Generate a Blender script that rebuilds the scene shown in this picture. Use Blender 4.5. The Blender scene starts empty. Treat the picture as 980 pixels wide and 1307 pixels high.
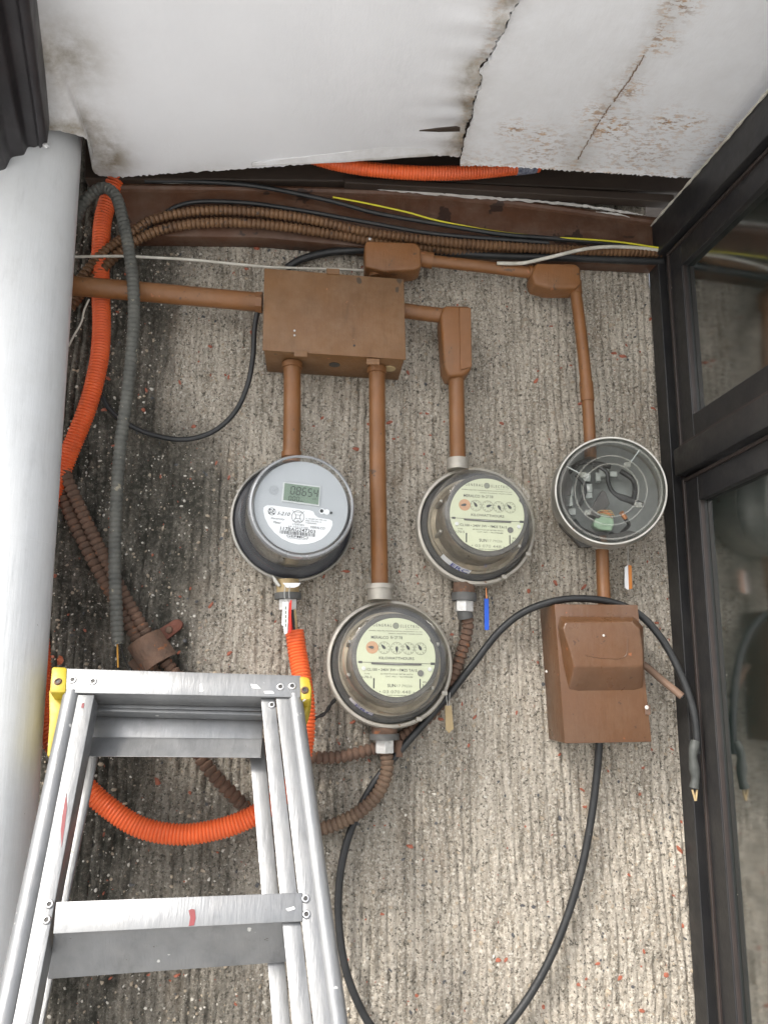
import bpy, bmesh, math, random
import numpy as np
from mathutils import Vector, Matrix
random.seed(7); np.random.seed(7)
C = bpy.context.scene
col = C.collection
R = math.radians

# ------------------------------------------------------------------ camera
CAMZ, DIST, FPX = 1.95, 1.05, 985.0
CX, CY = 490.0, 653.5
n_ = Vector((400 - CX, 870 - CY, FPX)).normalized()          # world +y (into the wall) in image axes
u_ = Vector((15.0, -4471.0, FPX)); u_ = (u_ - n_ * u_.dot(n_)).normalized()
x_ = n_.cross(u_).normalized()
CAM = Vector((0, -DIST, CAMZ))
def to_world(v): return Vector((x_.dot(v), n_.dot(v), u_.dot(v)))
cd = bpy.data.cameras.new('camera'); cam = bpy.data.objects.new('camera', cd); col.objects.link(cam)
rx, ry, rz = to_world(Vector((1, 0, 0))), to_world(Vector((0, -1, 0))), to_world(Vector((0, 0, -1)))
M = Matrix((rx, ry, rz)).transposed().to_4x4(); M.translation = CAM
cam.matrix_world = M
cd.sensor_fit = 'VERTICAL'; cd.sensor_height = 24; cd.lens = FPX / 1307 * 24
cd.clip_start = 0.02; cd.clip_end = 500
C.camera = cam

# ------------------------------------------------------------------ light
SUN = Vector((-0.60, -0.58, 0.80)).normalized()
w = bpy.data.worlds.new('World'); C.world = w; w.use_nodes = True
nt = w.node_tree; bg = nt.nodes['Background']
sky = nt.nodes.new('ShaderNodeTexSky'); sky.sky_type = 'NISHITA'; sky.sun_disc = False
sky.sun_elevation = math.asin(SUN.z); sky.sun_rotation = math.atan2(SUN.x, SUN.y)
sky.air_density = 1.0; sky.dust_density = 4.0; sky.ozone_density = 1.0
hs = nt.nodes.new('ShaderNodeHueSaturation'); hs.inputs['Saturation'].default_value = 0.35
nt.links.new(sky.outputs[0], hs.inputs['Color']); nt.links.new(hs.outputs[0], bg.inputs['Color'])
bg.inputs['Strength'].default_value = 0.15
sl = bpy.data.lights.new('sun', 'SUN'); sl.energy = 1.5; sl.angle = R(10); sl.color = (1.0, 0.95, 0.88)
so = bpy.data.objects.new('sun', sl); col.objects.link(so)
so.rotation_euler = (-SUN).to_track_quat('-Z', 'Y').to_euler()
C.view_settings.view_transform = 'Standard'; C.view_settings.look = 'None'
C.view_settings.exposure = 1.22; C.view_settings.gamma = 1.0
try:
    C.cycles.max_bounces = 10; C.cycles.transparent_max_bounces = 24
except Exception: pass

# ------------------------------------------------------------------ photo-calibrated positions
def ray(px, py): return to_world(Vector((px - CX, py - CY, FPX)))
def P(px, py, d):                     # point at distance d in front of the wall plane (wall plane is y = 0)
    r = ray(px, py); return CAM + r * ((DIST - d) / r.y)
def Zp(px, py, z):
    r = ray(px, py); return CAM + r * ((z - CAM.z) / r.z)
CORNER = P(848, 653, 0.0)
_ca, _cb = P(829, 300, 0.0), P(893, 1307, 0.0)
def lean(z): return _ca.x + (_cb.x - _ca.x) * (z - _ca.z) / (_cb.z - _ca.z) - CORNER.x   # the jamb is a little out of plumb
SD = Vector((math.sin(R(3)), -math.cos(R(3)), 0)); SN = Vector((-math.cos(R(3)), -math.sin(R(3)), 0))
def S(s, z, o=0.0):                   # point on the window plane: s out from wall, z height, o towards the yard
    return Vector((CORNER.x + lean(z), 0, 0)) + SD * s + SN * o + Vector((0, 0, z))
def Spix(px, py):
    r = ray(px, py); z = CAM.z
    for _ in range(8):
        c0 = Vector((CORNER.x + lean(z), 0, 0)); t = (c0 - CAM).dot(SN) / r.dot(SN); p = CAM + r * t; z = p.z
    return (p - c0).dot(SD), p.z
LA = R(65)
L0 = P(235, 872, 0.15)
LN = Vector((0, -math.sin(LA), math.cos(LA)))    # ladder normal, up and out
LD = Vector((0, -math.cos(LA), -math.sin(LA)))   # down the ladder
def L(px, py, o=0.0):
    r = ray(px, py); t = (L0 + LN * o - CAM).dot(LN) / r.dot(LN); return CAM + r * t

# ------------------------------------------------------------------ mesh helpers
class MB:
    def __init__(s): s.v = []; s.f = []
    def add(s, vs, fs):
        b = len(s.v); s.v += [tuple(v) for v in vs]; s.f += [tuple(i + b for i in f) for f in fs]; return s
    def prism(s, front, back):
        n = len(front)
        fs = [tuple(range(n)), tuple(range(2 * n - 1, n - 1, -1))]
        fs += [(i, n + i, n + (i + 1) % n, (i + 1) % n) for i in range(n)]
        return s.add(list(front) + list(back), fs)
    def extr(s, front, vec): return s.prism(front, [Vector(p) + vec for p in front])
    def box(s, c, h):
        x, y, z = c; a, b, d = h
        f = [Vector((x - a, y - b, z - d)), Vector((x + a, y - b, z - d)), Vector((x + a, y - b, z + d)), Vector((x - a, y - b, z + d))]
        return s.extr(f, Vector((0, 2 * b, 0)))
    def lathe(s, prof, seg=48, mat=None, cap0=False, cap1=False):
        mat = mat or Matrix()
        vs = []; fs = []
        for r, z in prof:
            for i in range(seg):
                a = 2 * math.pi * i / seg; vs.append(mat @ Vector((r * math.cos(a), r * math.sin(a), z)))
        for k in range(len(prof) - 1):
            for i in range(seg):
                j = (i + 1) % seg; fs.append((k * seg + i, k * seg + j, (k + 1) * seg + j, (k + 1) * seg + i))
        if cap0: fs.append(tuple(range(seg - 1, -1, -1)))
        if cap1: fs.append(tuple((len(prof) - 1) * seg + i for i in range(seg)))
        return s.add(vs, fs)
    def sweep(s, pts, rf, seg=12, step=0.004, caps=True, sx=1.0):
        ps = spline(pts, step); n = len(ps)
        up = Vector((0, -1, 0)); vs = []; fs = []; acc = 0
        t0 = (ps[1] - ps[0]).normalized(); nrm = up - t0 * up.dot(t0)
        if nrm.length < .1: nrm = Vector((1, 0, 0)) - t0 * t0.x
        nrm.normalize()
        for i, p in enumerate(ps):
            t = (ps[min(i + 1, n - 1)] - ps[max(i - 1, 0)]).normalized()
            nrm = (nrm - t * nrm.dot(t)).normalized(); b = t.cross(nrm)
            if i: acc += (p - ps[i - 1]).length
            r = rf(acc, i) if callable(rf) else rf
            for k in range(seg):
                a = 2 * math.pi * k / seg; vs.append(p + nrm * (r * math.cos(a)) + b * (r * sx * math.sin(a)))
        for i in range(n - 1):
            for k in range(seg):
                j = (k + 1) % seg; fs.append((i * seg + k, (i + 1) * seg + k, (i + 1) * seg + j, i * seg + j))
        if caps: fs += [tuple(range(seg)), tuple((n - 1) * seg + k for k in range(seg - 1, -1, -1))]
        return s.add(vs, fs)
def spline(pts, step):
    p = [Vector(q) for q in pts]
    if len(p) == 2: dense = [p[0].lerp(p[1], i / 50) for i in range(51)]
    else:
        q = [p[0] * 2 - p[1]] + p + [p[-1] * 2 - p[-2]]; dense = []
        for i in range(1, len(q) - 2):
            a, b, c, d = q[i - 1:i + 3]
            for k in range(16):
                t = k / 16
                dense.append(0.5 * ((2 * b) + (c - a) * t + (2 * a - 5 * b + 4 * c - d) * t * t + (3 * b - a - 3 * c + d) * t ** 3))
        dense.append(p[-1])
    cum = [0.0]
    for i in range(1, len(dense)): cum.append(cum[-1] + (dense[i] - dense[i - 1]).length)
    n = max(2, int(round(cum[-1] / step)) + 1); out = []; j = 0
    for i in range(n):
        s = cum[-1] * i / (n - 1)
        while j < len(cum) - 2 and cum[j + 1] < s: j += 1
        out.append(dense[j].lerp(dense[j + 1], (s - cum[j]) / max(1e-9, cum[j + 1] - cum[j])))
    return out
WM = {}
def mk(name, mb, mat, parent=None, smooth=False, origin=None, bevel=0, local=False, bseg=2, label=None, sharp=None):
    me = bpy.data.meshes.new(name)
    Wp = WM.get(parent.name) if parent else None
    vs = mb.v
    if parent:
        if not local:
            inv = Wp.inverted(); vs = [inv @ Vector(v) for v in vs]
    else:
        origin = Vector(origin) if origin is not None else Vector(vs[0]); vs = [Vector(v) - origin for v in vs]
    me.from_pydata([tuple(v) for v in vs], [], mb.f); me.update()
    bm = bmesh.new(); bm.from_mesh(me)
    bmesh.ops.recalc_face_normals(bm, faces=bm.faces)
    if bevel:
        es = [e for e in bm.edges if len(e.link_faces) == 2 and e.calc_face_angle(0) > R(25)]
        bmesh.ops.bevel(bm, geom=es, offset=bevel, segments=bseg, profile=.5, affect='EDGES', clamp_overlap=True)
    bm.to_mesh(me); bm.free()
    if smooth:
        me.polygons.foreach_set('use_smooth', [True] * len(me.polygons))
        me.set_sharp_from_angle(angle=sharp if sharp is not None else R(38))
    me.materials.append(mat)
    o = bpy.data.objects.new(name, me); col.objects.link(o)
    if parent: o.parent = parent; WM[o.name] = Wp
    else: o.location = origin; WM[o.name] = Matrix.Translation(origin)
    if label: o['label'] = label
    return o
def tag(o, label, cat, group=None, kind=None):
    if label: o['label'] = label
    if cat: o['category'] = cat
    if group: o['group'] = group
    if kind: o['kind'] = kind
    return o
def thing(name, label, cat, mat4, group=None):
    o = bpy.data.objects.new(name, None); col.objects.link(o); o.empty_display_size = .02
    if isinstance(mat4, Vector): mat4 = Matrix.Translation(mat4)
    o.matrix_world = mat4; WM[o.name] = mat4.copy()
    return tag(o, label, cat, group)

# ------------------------------------------------------------------ materials
def newmat(name):
    m = bpy.data.materials.new(name); m.use_nodes = True
    return m, m.node_tree, m.node_tree.nodes['Principled BSDF']
def nd(t, typ, **kw):
    n = t.nodes.new(typ)
    for k, v in kw.items():
        if k in n.inputs: n.inputs[k].default_value = v
        else: setattr(n, k, v)
    return n
def ramp(t, src, stops):
    r = t.nodes.new('ShaderNodeValToRGB'); e = r.color_ramp.elements
    while len(e) < len(stops): e.new(.5)
    for i, (p, c) in enumerate(stops):
        e[i].position = p; e[i].color = (c, c, c, 1) if isinstance(c, (int, float)) else (*c, 1)
    t.links.new(src, r.inputs[0]); return r.outputs[0]
def mixc(t, fac, a, b):
    m = t.nodes.new('ShaderNodeMix'); m.data_type = 'RGBA'
    for s, v in ((0, fac), (6, a), (7, b)):
        if hasattr(v, 'links'): t.links.new(v, m.inputs[s])
        elif s == 0: m.inputs[0].default_value = v
        else: m.inputs[s].default_value = (*v, 1)
    return m.outputs[2]
def noise(t, scale, detail=4, rough=.55, vec=None, sc=None):
    n = nd(t, 'ShaderNodeTexNoise'); n.inputs['Scale'].default_value = scale
    n.inputs['Detail'].default_value = detail; n.inputs['Roughness'].default_value = rough
    tc = t.nodes.new('ShaderNodeTexCoord'); v = tc.outputs['Object']
    if sc:
        mp = t.nodes.new('ShaderNodeMapping'); mp.inputs['Scale'].default_value = sc
        t.links.new(v, mp.inputs[0]); v = mp.outputs[0]
    t.links.new(v, n.inputs['Vector']); return n.outputs['Fac']
def voro(t, scale, feature='F1', out='Distance', sc=None):
    n = nd(t, 'ShaderNodeTexVoronoi'); n.feature = feature; n.inputs['Scale'].default_value = scale
    tc = t.nodes.new('ShaderNodeTexCoord'); v = tc.outputs['Object']
    if sc:
        mp = t.nodes.new('ShaderNodeMapping'); mp.inputs['Scale'].default_value = sc
        t.links.new(v, mp.inputs[0]); v = mp.outputs[0]
    t.links.new(v, n.inputs['Vector']); return n.outputs[out]
def bump(t, bs, src, strength, dist):
    b = t.nodes.new('ShaderNodeBump'); b.inputs['Strength'].default_value = strength; b.inputs['Distance'].default_value = dist
    t.links.new(src, b.inputs['Height'])
    old = bs.inputs['Normal'].links
    if old: t.links.new(old[0].from_socket, b.inputs['Normal'])
    t.links.new(b.outputs[0], bs.inputs['Normal'])
def mat(name, c1, c2=None, rough=.5, metal=0, scale=30, bmp=0, bscale=200, specks=None, sc=None, r2=None, ior=None, coat=0, dust=0, dcol=(.27, .175, .105), brush=None):
    m, t, b = newmat(name)
    c2 = c2 or tuple(x * .8 for x in c1)
    f = ramp(t, noise(t, scale, 6, .6, sc=sc), [(.3, 0.0), (.7, 1.0)])
    c = mixc(t, f, c1, c2)
    if dust:
        c = mixc(t, ramp(t, noise(t, 26, 7, .72), [(.42, 0.), (.72, dust)]), c, dcol)
        c = mixc(t, ramp(t, noise(t, 60, 5, .7, sc=(1, 1, .22)), [(.55, 0.), (.74, dust * 1.2)]), c, tuple(x * .35 for x in c1))
    if specks:                        # chips and dirt marks: (colour, scale, threshold)
        for cc, s_, th in specks:
            k = ramp(t, noise(t, s_, 3, .7), [(th, 0.0), (th + .02, 1.0)]); c = mixc(t, k, c, cc)
    t.links.new(c, b.inputs['Base Color'])
    b.inputs['Metallic'].default_value = metal
    rr = ramp(t, noise(t, scale * 2.3, 5), [(.3, max(0, rough - .08)), (.7, (r2 if r2 else rough + .1))]); t.links.new(rr, b.inputs['Roughness'])
    if ior: b.inputs['IOR'].default_value = ior
    if coat: b.inputs['Coat Weight'].default_value = coat
    if bmp: bump(t, b, noise(t, bscale, 4), bmp, .002)
    if brush: bump(t, b, noise(t, 150, 4, .7, sc=brush), .35, .0015)
    return m
BROWN = mat('brown_paint', (.225, .092, .027), (.165, .070, .023), .42, 0, 18, .3, 120, [((.10, .055, .03), 55, .66), ((.46, .36, .26), 130, .76), ((.30, .12, .05), 40, .70)], dust=.18, brush=(1, 1, .12))
BROWND = mat('brown_box_paint', (.185, .086, .028), (.120, .060, .023), .48, 0, 9, .22, 160, [((.06, .04, .025), 14, .64), ((.5, .42, .32), 170, .78), ((.28, .11, .045), 60, .70)], dust=.35, brush=(1, 1, .1))
BROWNR = mat('reddish_brown_paint', (.125, .058, .026), (.095, .045, .021), .34, 0, 14, .25, 140, [((.07, .035, .02), 60, .67), ((.52, .42, .33), 150, .77), ((.24, .085, .035), 45, .68)], dust=.14, brush=(1, 1, .1))
RUST = mat('rusty_steel', (.155, .090, .060), (.095, .062, .045), .85, .0, 60, .6, 300, [((.22, .09, .04), 90, .62)])
FLEXB = mat('brown_flex_paint', (.21, .115, .055), (.12, .065, .035), .5, .2, 40, .2, 300, [((.06, .04, .03), 60, .62)])
GREYHOSE = mat('grey_hose', (.105, .105, .092), (.060, .062, .056), .7, 0, 50, .4, 300, [((.22, .20, .15), 80, .66)])
ORANGE = mat('orange_plastic', (.82, .145, .036), (.68, .105, .028), .45, 0, 25, .08, 300, [((.40, .10, .04), 70, .70)], dust=.22, dcol=(.62, .22, .11))
BLACKC = mat('black_cable', (.012, .013, .014), (.024, .025, .026), .45, 0, 40, .2, 200, [((.14, .13, .12), 130, .74)])
WHITEC = mat('white_cable', (.62, .60, .54), (.42, .40, .34), .5, 0, 60)
YELLOWC = mat('yellow_cable', (.65, .60, .03), (.5, .45, .03), .5, 0, 60)
BLUEP = mat('blue_plastic', (.01, .10, .62), (.01, .08, .45), .35, 0, 60)
ALU = mat('ladder_aluminium', (.27, .275, .28), (.19, .195, .20), .42, .55, 22, .12, 60, [((.62, .62, .60), 38, .70), ((.13, .115, .10), 70, .72), ((.10, .09, .08), 190, .74)], sc=(1, 1, .25), r2=.55, dust=.25, dcol=(.34, .33, .31), brush=(1, .15, .15))
ALUR = mat('rivet_aluminium', (.72, .72, .72), None, .3, .9, 80)
YELLOWP = mat('yellow_plastic', (.46, .35, .02), (.34, .25, .02), .45, 0, 30, .2, 90, [((.75, .74, .70), 42, .66), ((.18, .13, .03), 60, .70)])
GALV = mat('galvanised_steel', (.55, .54, .50), (.36, .35, .32), .45, .75, 35, .2, 120, [((.28, .17, .10), 40, .70)])
GALVD = mat('dusty_socket_steel', (.46, .43, .38), (.33, .31, .27), .5, .4, 30, .3, 120, [((.20, .12, .07), 45, .68)])
ZINC = mat('zinc_nut', (.62, .62, .60), (.45, .45, .44), .4, .5, 70, .4, 200)
DGREY = mat('dark_grey_collar', (.12, .12, .115), (.08, .08, .078), .6, .2, 60, .3, 200)
GASKET = mat('black_gasket', (.018, .02, .026), (.03, .03, .035), .4)
MGREY = mat('meter_grey', (.42, .44, .46), (.39, .41, .43), .45, 0, 20)
MINNER = mat('meter_inner_metal', (.42, .40, .37), (.30, .29, .27), .35, .7, 40)
MDARK = mat('meter_inner_dark', (.035, .035, .034), (.06, .055, .05), .5, .2, 60)
DUSKY = mat('tarnished_brass_frame', (.34, .29, .22), (.15, .13, .10), .35, .7, 30)
LABELW = mat('white_label', (.80, .81, .82), (.77, .78, .80), .45, 0, 20)
CREAM = mat('cream_green_dial_plate', (.54, .575, .42), (.48, .515, .37), .5, 0, 15)
DIALB = mat('tan_dial', (.50, .27, .14), None, .5)
INK = mat('black_ink', (.018, .02, .02), None, .5)
INKG = mat('faded_ink', (.20, .22, .17), None, .5)
BLUEI = mat('blue_ink', (.03, .05, .35), None, .5)
LCD = mat('lcd_panel', (.17, .235, .17), (.15, .21, .15), .2, 0, 10)
LCDI = mat('lcd_segment', (.03, .045, .03), None, .4)
TERRA = mat('green_corroded_block', (.30, .42, .30), (.20, .30, .20), .7, 0, 80)
TERMW = mat('grey_terminal', (.42, .44, .42), (.30, .32, .30), .5, .1, 50)
COPPER = mat('copper_wire', (.62, .25, .10), None, .35, .8)
REDP = mat('red_plastic', (.68, .03, .015), None, .4)
TAPE = mat('grey_tape', (.06, .065, .06), (.04, .043, .04), .6, 0, 60, .5, 120)
TAN = mat('tan_tag', (.42, .32, .17), (.34, .25, .13), .55, 0, 60)
DOWNP = mat('white_painted_pipe', (.62, .635, .645), (.56, .575, .585), .42, 0, 12, .3, 45, [((.25, .24, .22), 75, .735), ((.36, .35, .33), 9, .70)], sc=(1, 1, .35), dust=.16, dcol=(.42, .41, .38), brush=(1, 1, .06))
FRAME = mat('black_frame_paint', (.018, .018, .020), (.030, .029, .028), .38, .2, 25, .15, 150, [((.32, .28, .22), 95, .775)])
BEAD = mat('brown_bead', (.036, .026, .023), (.026, .021, .019), .4, 0, 40, .2, 100, [((.35, .30, .26), 90, .76)])
SEAL = mat('white_sealant', (.60, .58, .50), (.35, .32, .27), .7, 0, 90, .5, 200)
WOODB = mat('brown_painted_wood', (.125, .054, .027), (.075, .036, .021), .5, 0, 9, .3, 60, [((.04, .022, .015), 20, .62), ((.40, .34, .28), 120, .77)], sc=(.3, 1, 1), dust=.4, dcol=(.20, .15, .115), brush=(.1, 1, 1))
WOODD = mat('dark_wood', (.060, .042, .030), (.030, .021, .016), .6, 0, 12, .4, 60, [((.16, .12, .09), 40, .77)], sc=(.3, 1, 1))
CHIPW = mat('chipped_white_paint', (.66, .65, .62), (.45, .42, .38), .7, 0, 60, .5, 150)
GUTTER = mat('dark_metal_gutter', (.026, .024, .027), (.040, .036, .038), .45, .2, 14, .3, 60)

def thin_glass(name, tint, dusty, rough, seed_scale=30, ior=1.5):
    m, t, b = newmat(name); t.nodes.remove(b)
    out = [n for n in t.nodes if n.type == 'OUTPUT_MATERIAL'][0]
    tr = nd(t, 'ShaderNodeBsdfTransparent', Color=(*tint, 1)); gl = nd(t, 'ShaderNodeBsdfGlossy', Roughness=rough)
    fr = nd(t, 'ShaderNodeFresnel', IOR=ior)
    geo = t.nodes.new('ShaderNodeNewGeometry')
    mx = t.nodes.new('ShaderNodeMixShader'); t.links.new(fr.outputs[0], mx.inputs[0])
    # same reflectance from both sides of the thin wall
    mf = t.nodes.new('ShaderNodeMix'); mf.data_type = 'FLOAT'
    t.links.new(geo.outputs['Backfacing'], mf.inputs[0]); t.links.new(fr.outputs[0], mf.inputs[2]); mf.inputs[3].default_value = .02
    t.links.new(mf.outputs[0], mx.inputs[0])
    t.links.new(tr.outputs[0], mx.inputs[1]); t.links.new(gl.outputs[0], mx.inputs[2])
    df = nd(t, 'ShaderNodeBsdfDiffuse', Color=(.55, .53, .48, 1))
    k = ramp(t, noise(t, seed_scale, 6, .65), [(.35, dusty * .3), (.75, dusty)])
    m2 = t.nodes.new('ShaderNodeMixShader'); t.links.new(k, m2.inputs[0])
    t.links.new(mx.outputs[0], m2.inputs[1]); t.links.new(df.outputs[0], m2.inputs[2])
    t.links.new(m2.outputs[0], out.inputs[0])
    return m
GLASSD = thin_glass('dusty_clear_glass', (.95, .95, .92), .13, .05, ior=1.5)
GLASSC = thin_glass('clear_polycarbonate', (.95, .96, .96), .04, .04, ior=1.45)
GLASS4 = thin_glass('scuffed_clear_cover', (.95, .96, .95), .03, .05, ior=1.33)

def wall_mat():
    m, t, b = newmat('ribbed_pebble_concrete')
    at = t.nodes.new('ShaderNodeAttribute'); at.attribute_name = 'mould'
    base = mixc(t, ramp(t, noise(t, 9, 5), [(.3, 0.), (.7, 1.)]), (.60, .54, .45), (.46, .405, .335))
    base = mixc(t, ramp(t, noise(t, 70, 6, .75, sc=(1, 1, .10)), [(.44, 0.), (.62, .8)]), base, (.25, .215, .165))
    base = mixc(t, ramp(t, noise(t, 300, 4, .7), [(.50, 0.), (.60, .9)]), base, (.72, .67, .58))
    base = mixc(t, ramp(t, noise(t, 230, 4, .75), [(.55, 0.), (.61, .95)]), base, (.095, .085, .065))
    base = mixc(t, ramp(t, noise(t, 16, 4, .6, sc=(1, 1, .4)), [(.58, 0.), (.72, .45)]), base, (.26, .18, .11))
    mo = t.nodes.new('ShaderNodeMath'); mo.operation = 'MULTIPLY'
    t.links.new(at.outputs['Fac'], mo.inputs[0])
    t.links.new(ramp(t, noise(t, 130, 4, .8), [(.46, 1.), (.70, .66)]), mo.inputs[1])
    base = mixc(t, mo.outputs[0], base, (.042, .040, .030))
    t.links.new(base, b.inputs['Base Color']); b.inputs['Roughness'].default_value = .86
    bump(t, b, noise(t, 330, 5, .75), 1.0, .0040)
    bump(t, b, voro(t, 190, sc=(1, 1, .6)), .8, .003)
    return m
WALL = wall_mat()

# ------------------------------------------------------------------ ground
m, t, b = newmat('pale_concrete_ground')
t.links.new(mixc(t, ramp(t, noise(t, 3, 8), [(.3, 0.), (.7, 1.)]), (.60, .60, .59), (.52, .52, .51)), b.inputs['Base Color'])
b.inputs['Roughness'].default_value = .9
bump(t, b, noise(t, 90, 6), .3, .01)
g = MB().add([(-150, -150, 0), (150, -150, 0), (150, 150, 0), (-150, 150, 0)], [(0, 1, 2, 3)])
tag(mk('ground', g, m, origin=(0, 0, 0)), None, None, kind='structure')

# ------------------------------------------------------------------ ribbed wall
def vnoise(x, z, fx, fz, seed):
    rs = np.random.RandomState(seed); G = rs.rand(257, 257)
    X = x * fx + 1000; Z = z * fz + 1000
    xi = np.floor(X).astype(int); zi = np.floor(Z).astype(int); a = X - xi; c = Z - zi
    a = a * a * (3 - 2 * a); c = c * c * (3 - 2 * c)
    g = lambda i, j: G[i % 257, j % 257]
    return (g(xi, zi) * (1 - a) + g(xi + 1, zi) * a) * (1 - c) + (g(xi, zi + 1) * (1 - a) + g(xi + 1, zi + 1) * a) * c
def relief(x, z):                     # height of the ribbed face above the wall plane
    wp = (vnoise(x, z, 9, 5, 1) - .5) * .010 + (vnoise(x, z, 40, 14, 2) - .5) * .005
    ph = (x + wp) / .0112
    rib = np.abs(np.sin(np.pi * ph)) ** .5
    amp = .3 + .9 * vnoise(x, z, 30, 8, 3)
    h = -.0058 * (1 - rib) * amp
    h += -.0026 * np.clip(vnoise(x, z, 120, 45, 4) - .58, 0, 1) * 4
    h += .0012 * (vnoise(x, z, 260, 160, 5) - .5) + .0016 * (vnoise(x, z, 90, 120, 6) - .5)
    return h
ZTOP = P(500, 190, 0).z + .16
XL, XR = -1.1, P(893, 1307, 0).x + .012
xs = np.concatenate([np.linspace(XL, -.52, 90, endpoint=False), np.arange(-.52, XR, .0016), [XR]])
zs = np.concatenate([np.linspace(0, 1.36, 60, endpoint=False), np.arange(1.36, ZTOP, .0034), [ZTOP]])
GX, GZ = np.meshgrid(xs, zs)
H = relief(GX, GZ)
nx_, nz_ = len(xs), len(zs)
V = np.stack([GX, -H, GZ], -1).reshape(-1, 3)
I = np.arange(nx_ * nz_).reshape(nz_, nx_)
F = np.stack([I[:-1, :-1], I[:-1, 1:], I[1:, 1:], I[1:, :-1]], -1).reshape(-1, 4)
me = bpy.data.meshes.new('concrete_wall')
me.vertices.add(len(V)); me.vertices.foreach_set('co', V.ravel().astype(np.float32))
me.loops.add(F.size); me.loops.foreach_set('vertex_index', F.ravel().astype(np.int32))
me.polygons.add(len(F)); me.polygons.foreach_set('loop_start', (np.arange(len(F)) * 4).astype(np.int32))
me.update(calc_edges=True); me.validate()
xm = P(250, 800, 0).x; 
def mould_at(x, z):
    # growth: thick behind the pipe and hose, fading to the right; extra patch low on the left behind the ladder
    e = P(225, 700, 0).x + (vnoise(x, z, 7, 5, 21) - .5) * .14 + (vnoise(x, z, 28, 20, 22) - .5) * .05
    a = np.clip((e - x) / .075 + .5, 0, 1)
    zz = np.clip((P(300, 900, 0).z - z) / .12, 0, 1); e2 = P(330, 1000, 0).x + (vnoise(x, z, 12, 6, 23) - .5) * .1
    b_ = np.clip((e2 - x) / .09 + .5, 0, 1) * zz * .72
    hz = np.clip(1 - (x - P(520, 1000, 0).x) / .12, 0, 1) * np.clip((P(300, 860, 0).z - z) / .08, 0, 1) * np.clip((z - P(300, 1180, 0).z) / .1, 0, 1) * .38
    k = np.maximum(np.maximum(a * .98, b_ * .95), hz)
    return k * (.78 + .35 * vnoise(x, z, 60, 25, 24))
at = me.attributes.new('mould', 'FLOAT', 'POINT'); at.data.foreach_set('value', np.clip(mould_at(GX, GZ), 0, 1).ravel().astype(np.float32))
me.materials.append(WALL)
wall = bpy.data.objects.new('concrete_wall', me); col.objects.link(wall); WM[wall.name] = Matrix()
tag(wall, 'rough grey concrete wall with vertical ribs, small pebbles and black mould on its left', 'wall')
bk = MB().box(((XL + XR) / 2, .08, ZTOP / 2), ((XR - XL) / 2, .066, ZTOP / 2)); mk('backing', bk, WALL, wall)
# pebbles set in the ribs
def pebbles(name, cnt, rmin, rmax, mtl, seed):
    rs = np.random.RandomState(seed); mb = MB(); x = rs.uniform(-.5, XR - .004, cnt); z = rs.uniform(1.36, P(500, 300, 0).z, cnt)
    h = relief(x, z); r = rmin + (rmax - rmin) * rs.rand(cnt) ** 3
    for i in range(cnt):
        q = 6; a0 = rs.rand() * 6; ring = []; rg2 = []
        ex = r[i] * (.65 + .5 * rs.rand()); ez = r[i] * (.75 + .6 * rs.rand()); an = rs.rand() * 3
        if name == 'red_pebble': ez *= 1.35; ex *= .85
        for k in range(q):
            a = a0 + k * 2 * math.pi / q; rr = .65 + .55 * rs.rand(); u, v = ex * math.cos(a) * rr, ez * math.sin(a) * rr
            u, v = u * math.cos(an) - v * math.sin(an), u * math.sin(an) + v * math.cos(an)
            ring.append((x[i] + u, -h[i] + .0012, z[i] + v)); rg2.append((x[i] + u * .62, -h[i] - r[i] * .38, z[i] + v * .62))
        mb.add(ring + rg2, [tuple(range(6, 12))] + [(k, (k + 1) % q, 6 + (k + 1) % q, 6 + k) for k in range(q)])
    o = mk(name, mb, mtl, wall, smooth=True, sharp=R(60)); o['kind'] = 'stuff'
    return o
PW = mat('white_pebble', (.66, .63, .57), (.42, .39, .33), .5, 0, 90)
PR = mat('red_pebble', (.37, .105, .055), (.28, .10, .065), .6, 0, 90)
PD = mat('dark_pebble', (.06, .062, .07), (.10, .10, .10), .55, 0, 90)
PT = mat('tan_pebble', (.42, .35, .26), (.30, .25, .19), .65, 0, 90)
pebbles('white_pebble', 10500, .0006, .0027, PW, 1)
pebbles('red_pebble', 900, .0009, .0047, PR, 2)
pebbles('dark_pebble', 1500, .0006, .0032, PD, 3)
pebbles('tan_pebble', 6000, .0009, .0036, PT, 4)

# ------------------------------------------------------------------ boards under the soffit
def pxquad(pts, d): return [P(x, y, d) for x, y in pts]
bt = MB().extr(pxquad([(146, 232), (330, 235), (560, 244), (846, 277), (846, 338), (700, 331), (500, 318), (330, 303), (168, 301)], .026), Vector((0, .030, 0)))
brd = mk('fascia_board', bt, WOODB, bevel=.004, smooth=True, origin=P(500, 280, .02))
tag(brd, 'long reddish brown painted board along the top of the concrete wall, behind the cables', 'board')
mk('moulding_lip', MB().sweep([P(150, 240, .026), P(400, 244, .026), P(600, 254, .026), P(846, 286, .026)], .006, 8, .05), WOODB, brd, smooth=True)
chip = MB()
rs = random.Random(3)
def strip(mb, pts, wd, d, amp):
    ps = spline([P(x, y, d) for x, y in pts], .006); tp = []; bt_ = []
    for i, p in enumerate(ps):
        e = min(1, i / 4, (len(ps) - 1 - i) / 4)
        tp.append(p + Vector((0, 0, wd * e * (.5 + amp * rs.random())))); bt_.append(p - Vector((0, 0, wd * e * (.5 + amp * rs.random()) + .0002)))
    n = len(ps); vs = tp + bt_ + [q + Vector((0, .0015, 0)) for q in tp + bt_]
    mb.add(vs, [(i, i + 1, n + i + 1, n + i) for i in range(n - 1)] + [(i, i + 1, 2 * n + i + 1, 2 * n + i) for i in range(n - 1)])
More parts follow.
